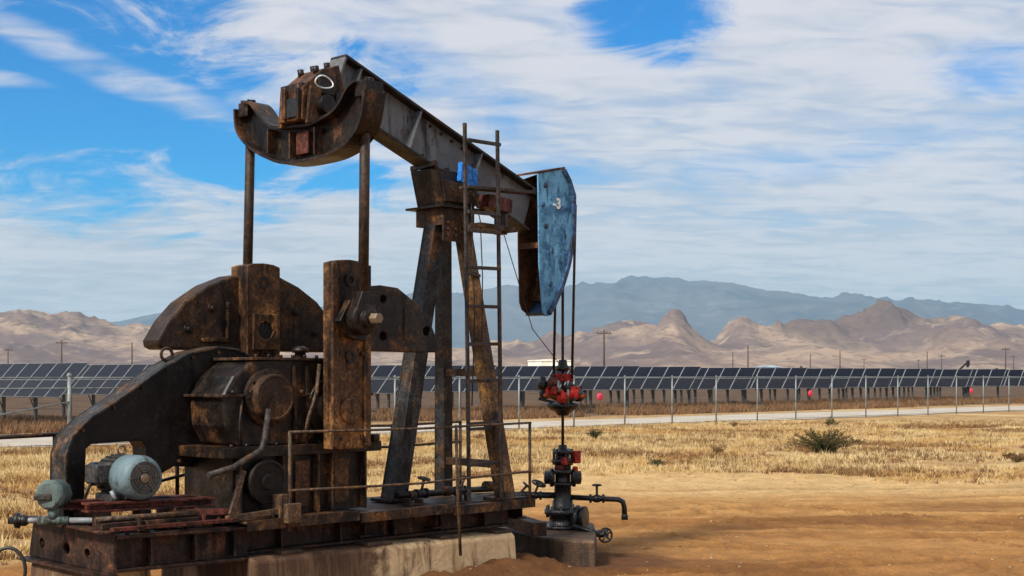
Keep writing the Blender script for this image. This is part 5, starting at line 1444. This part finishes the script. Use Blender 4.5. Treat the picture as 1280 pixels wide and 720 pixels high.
def grass(name, label, material, n, keep, h0, h1, blades, wd):
    D = np.sqrt(RNG.uniform(13.5 ** 2, 57 ** 2, n * 7)); Xp = RNG.uniform(-1, 1, n * 7) * (0.42 * D + 2.0)
    off = fence_off(Xp, D)
    e = D - pad_edge(Xp) - (fbm(Xp * 0.8, D * 0.8, 3, 40) - 0.5) * 2.5
    m1 = keep(Xp, D) * np.clip((fbm(Xp * 1.6, D * 2.4, 3, 101) - 0.40) * 6, 0.06, 1)
    edge_p = np.clip(0.25 + e / 2.5, 0, 1)
    ok = (off < 0.5) & (e > -1.2) & (RNG.random(n * 7) < m1 * edge_p)
    c, s = math.cos(YAW), math.sin(YAW)
    a = (Xp - WELL.x) * c + (D - WELL.y) * s; b = -(Xp - WELL.x) * s + (D - WELL.y) * c
    ok &= ~((a > -7.5) & (a < 1.5) & (np.abs(b) < 1.3))
    Xp, D = Xp[ok][:n], D[ok][:n]
    Zp = ground_z(Xp, D)
    k = len(Xp)
    X0 = np.repeat(Xp, blades) + RNG.normal(0, 0.035, k * blades); Y0 = np.repeat(D, blades) + RNG.normal(0, 0.035, k * blades); Z0 = np.repeat(Zp, blades) - 0.01
    hh = RNG.uniform(h0, h1, k * blades) * np.repeat(RNG.uniform(0.4, 1.2, k) * (0.5 + 1.2 * fbm(Xp * 1.3, D * 1.3, 3, 55)) + (RNG.random(k) < 0.03) * 1.2, blades)
    an = RNG.uniform(0, 2 * math.pi, k * blades); ln = RNG.uniform(0.1, 0.9, k * blades) * hh
    wa = RNG.uniform(0, math.pi, k * blades); ww = RNG.uniform(0.6, 1.4, k * blades) * wd
    v = np.empty((k * blades, 3, 3))
    v[:, 0] = np.stack([X0 - np.cos(wa) * ww, Y0 - np.sin(wa) * ww, Z0], -1)
    v[:, 1] = np.stack([X0 + np.cos(wa) * ww, Y0 + np.sin(wa) * ww, Z0], -1)
    v[:, 2] = np.stack([X0 + np.cos(an) * ln, Y0 + np.sin(an) * ln, Z0 + hh], -1)
    nt = k * blades
    me = bpy.data.meshes.new(name)
    me.vertices.add(nt * 3); me.vertices.foreach_set('co', v.ravel())
    me.loops.add(nt * 3); me.loops.foreach_set('vertex_index', np.arange(nt * 3))
    me.polygons.add(nt); me.polygons.foreach_set('loop_start', np.arange(0, nt * 3, 3))
    me.update(calc_edges=True)
    me.materials.append(MATS[material])
    o = bpy.data.objects.new(name, me); COL.objects.link(o)
    tag(o, label, None, None, 'stuff')


patch = lambda x, y: fbm(x * 0.35, y * 0.5, 4, 70)
grass('dry_grass', 'golden dry grass over the field before the fence', 'straw', 52000, lambda x, y: np.clip((patch(x, y) - 0.40) * 6, 0.04, 1), 0.025, 0.10, 7, 0.008)
grass('dry_grass', 'pale bleached grass in patches over the field', 'pale_straw', 44000, lambda x, y: np.clip((fbm(x * 0.3 + 9, y * 0.6, 4, 77) - 0.42) * 8, 0, 1), 0.03, 0.13, 7, 0.008)
grass('dry_weeds', 'brown dead weeds in patches over the field', 'brown_weed', 26000, lambda x, y: np.clip((fbm(x * 0.4 + 30, y * 0.8, 4, 83) - 0.49) * 9, 0.03, 1) * (1 + 1.5 * np.exp(-((y - pad_edge(x) - 0.8) / 1.0) ** 2)), 0.03, 0.13, 8, 0.011)

# dark weeds growing under the panels
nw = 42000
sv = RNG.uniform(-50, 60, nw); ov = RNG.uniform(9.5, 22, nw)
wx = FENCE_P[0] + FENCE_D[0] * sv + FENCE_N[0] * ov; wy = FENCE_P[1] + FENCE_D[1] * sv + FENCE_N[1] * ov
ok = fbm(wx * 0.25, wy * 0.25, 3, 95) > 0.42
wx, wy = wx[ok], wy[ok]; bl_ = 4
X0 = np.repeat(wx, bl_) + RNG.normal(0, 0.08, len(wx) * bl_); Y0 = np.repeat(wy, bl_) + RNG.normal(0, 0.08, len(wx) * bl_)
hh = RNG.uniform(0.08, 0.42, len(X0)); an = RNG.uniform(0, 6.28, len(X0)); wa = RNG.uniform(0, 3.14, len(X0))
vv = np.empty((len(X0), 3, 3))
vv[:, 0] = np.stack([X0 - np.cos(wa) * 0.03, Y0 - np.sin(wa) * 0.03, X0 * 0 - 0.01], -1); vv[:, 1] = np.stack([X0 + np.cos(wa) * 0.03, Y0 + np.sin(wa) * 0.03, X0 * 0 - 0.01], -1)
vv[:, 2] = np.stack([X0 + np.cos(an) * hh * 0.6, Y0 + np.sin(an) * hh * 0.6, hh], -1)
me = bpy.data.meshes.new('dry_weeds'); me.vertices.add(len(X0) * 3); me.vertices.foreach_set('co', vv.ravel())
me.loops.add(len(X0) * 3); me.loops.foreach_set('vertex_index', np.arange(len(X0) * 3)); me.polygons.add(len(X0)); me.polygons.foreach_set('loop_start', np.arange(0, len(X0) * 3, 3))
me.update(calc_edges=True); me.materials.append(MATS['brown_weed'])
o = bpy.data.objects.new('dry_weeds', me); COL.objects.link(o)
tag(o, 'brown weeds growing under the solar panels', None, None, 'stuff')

SHRUBS = ((7.97, 33.7, 2.2, 0.66, 'shrub_leaf', 4200, 'widest dark green shrub in the dry grass'), (12.4, 51.5, 0.8, 0.42, 'shrub_leaf', 700, 'round dark shrub close to the fence, above the widest one'),
          (2.55, 41.2, 0.60, 0.40, 'shrub_leaf', 700, 'small round green shrub right of the wellhead rod'), (3.17, 28.9, 0.42, 0.24, 'shrub_leaf', 350, 'tiny green tuft at the edge of the dirt pad'),
          (5.3, 33.8, 0.45, 0.22, 'shrub_brown', 300, 'tiny brown bush in the middle of the grass'), (11.6, 30.2, 1.1, 0.24, 'shrub_brown', 700, 'low brown weed clump near the right edge'),
          (8.6, 51.0, 0.55, 0.25, 'shrub_brown', 300, 'small brown bush at the foot of the fence'), (-1.0, 41.0, 0.5, 0.25, 'shrub_brown', 300, 'small brown bush behind the deck railing'))
for x, y, wd, ht, mt, nl, lab in SHRUBS:
    gz = float(ground_z(np.array([x]), np.array([y]))[0])
    sh = empty('shrub', (x, y, gz)); tag(sh, lab, 'shrub', 'shrubs in the dry field')
    stems = MB(); v, f = [], []
    ns = max(12, nl // 45)
    for i in range(ns):
        a = random.uniform(0, 2 * math.pi); ex = random.uniform(0.15, 1.0) ** 0.7
        tip = Vector((math.cos(a) * wd / 2 * ex, math.sin(a) * wd / 2 * ex, ht * random.uniform(0.65, 1.08) * math.sqrt(max(0.08, 1 - 0.8 * ex * ex))))
        midp = Vector((tip.x * 0.4, tip.y * 0.4, tip.z * 0.6))
        stems.tube([(0, 0, -0.03), midp, tip], 0.008, 4)
        for j in range(nl // ns):
            t_ = random.uniform(0.2, 1.0)
            c = (midp * (t_ * 2) if t_ < 0.5 else midp.lerp(tip, t_ * 2 - 1)) + Vector((random.gauss(0, 0.03), random.gauss(0, 0.03), random.gauss(0, 0.025)))
            d = Vector((random.gauss(0, 1), random.gauss(0, 1), random.gauss(0.7, 0.8))).normalized() * random.uniform(0.03, 0.075)
            s = d.cross(Vector((random.random(), random.random(), random.random()))).normalized() * random.uniform(0.008, 0.016)
            b0 = len(v); v += [tuple(c - s), tuple(c + s), tuple(c + d)]; f.append((b0, b0 + 1, b0 + 2))
    stems.build('stem', 'shrub_brown', sh)
    me = bpy.data.meshes.new('foliage'); me.from_pydata(v, [], f); me.materials.append(MATS[mt])
    fo2 = bpy.data.objects.new('foliage', me); COL.objects.link(fo2); fo2.parent = sh

# loose stones and clods over the pad
rusty('stone', (0.28, 0.175, 0.09), (0.36, 0.25, 0.14), (0.12, 0.07, 0.04), 0.4, 0.35, 8.0, 0.9)
st = MB(); base = None
bm = bmesh.new(); bmesh.ops.create_icosphere(bm, subdivisions=1, radius=1.0)
ico_v = [v_.co.copy() for v_ in bm.verts]; ico_f = [[v_.index for v_ in f_.verts] for f_ in bm.faces]; bm.free()
sxp = RNG.uniform(-6, 13, 3600); syp = RNG.uniform(12.2, 26, 3600)
szp = ground_z(sxp, syp)
for x, y, z in zip(sxp, syp, szp):
    lx, ly = to_local(x, y)
    if -6.2 < lx < 0.6 and abs(ly) < 0.8: continue
    if fbm(np.array([x * 0.7]), np.array([y * 0.7]), 3, 90)[0] < 0.46: continue
    r = random.choice((0.006, 0.008, 0.01, 0.01, 0.014, 0.018, 0.026))
    sc = [random.uniform(0.7, 1.3) * r for _ in range(3)]
    st.add([(x + p.x * sc[0] * random.uniform(0.8, 1.2), y + p.y * sc[1] * random.uniform(0.8, 1.2), z + p.z * sc[2] * 0.7) for p in ico_v], ico_f)
for k in range(60):
    x, y = random.uniform(-1.5, 3.5), random.uniform(11.5, 15.5)
    z = float(ground_z(np.array([x]), np.array([y]))[0]); r = random.uniform(0.008, 0.026)
    lx, ly = to_local(x, y)
    if -6.2 < lx < 0.6 and abs(ly) < 0.8: continue
    st.add([(x + p.x * r * random.uniform(0.6, 1.3), y + p.y * r * random.uniform(0.6, 1.3), z + p.z * r * random.uniform(0.4, 0.8)) for p in ico_v], ico_f)
so = st.build('stones', 'stone')
tag(so, 'small stones and clods scattered over the dirt pad', None, None, 'stuff')
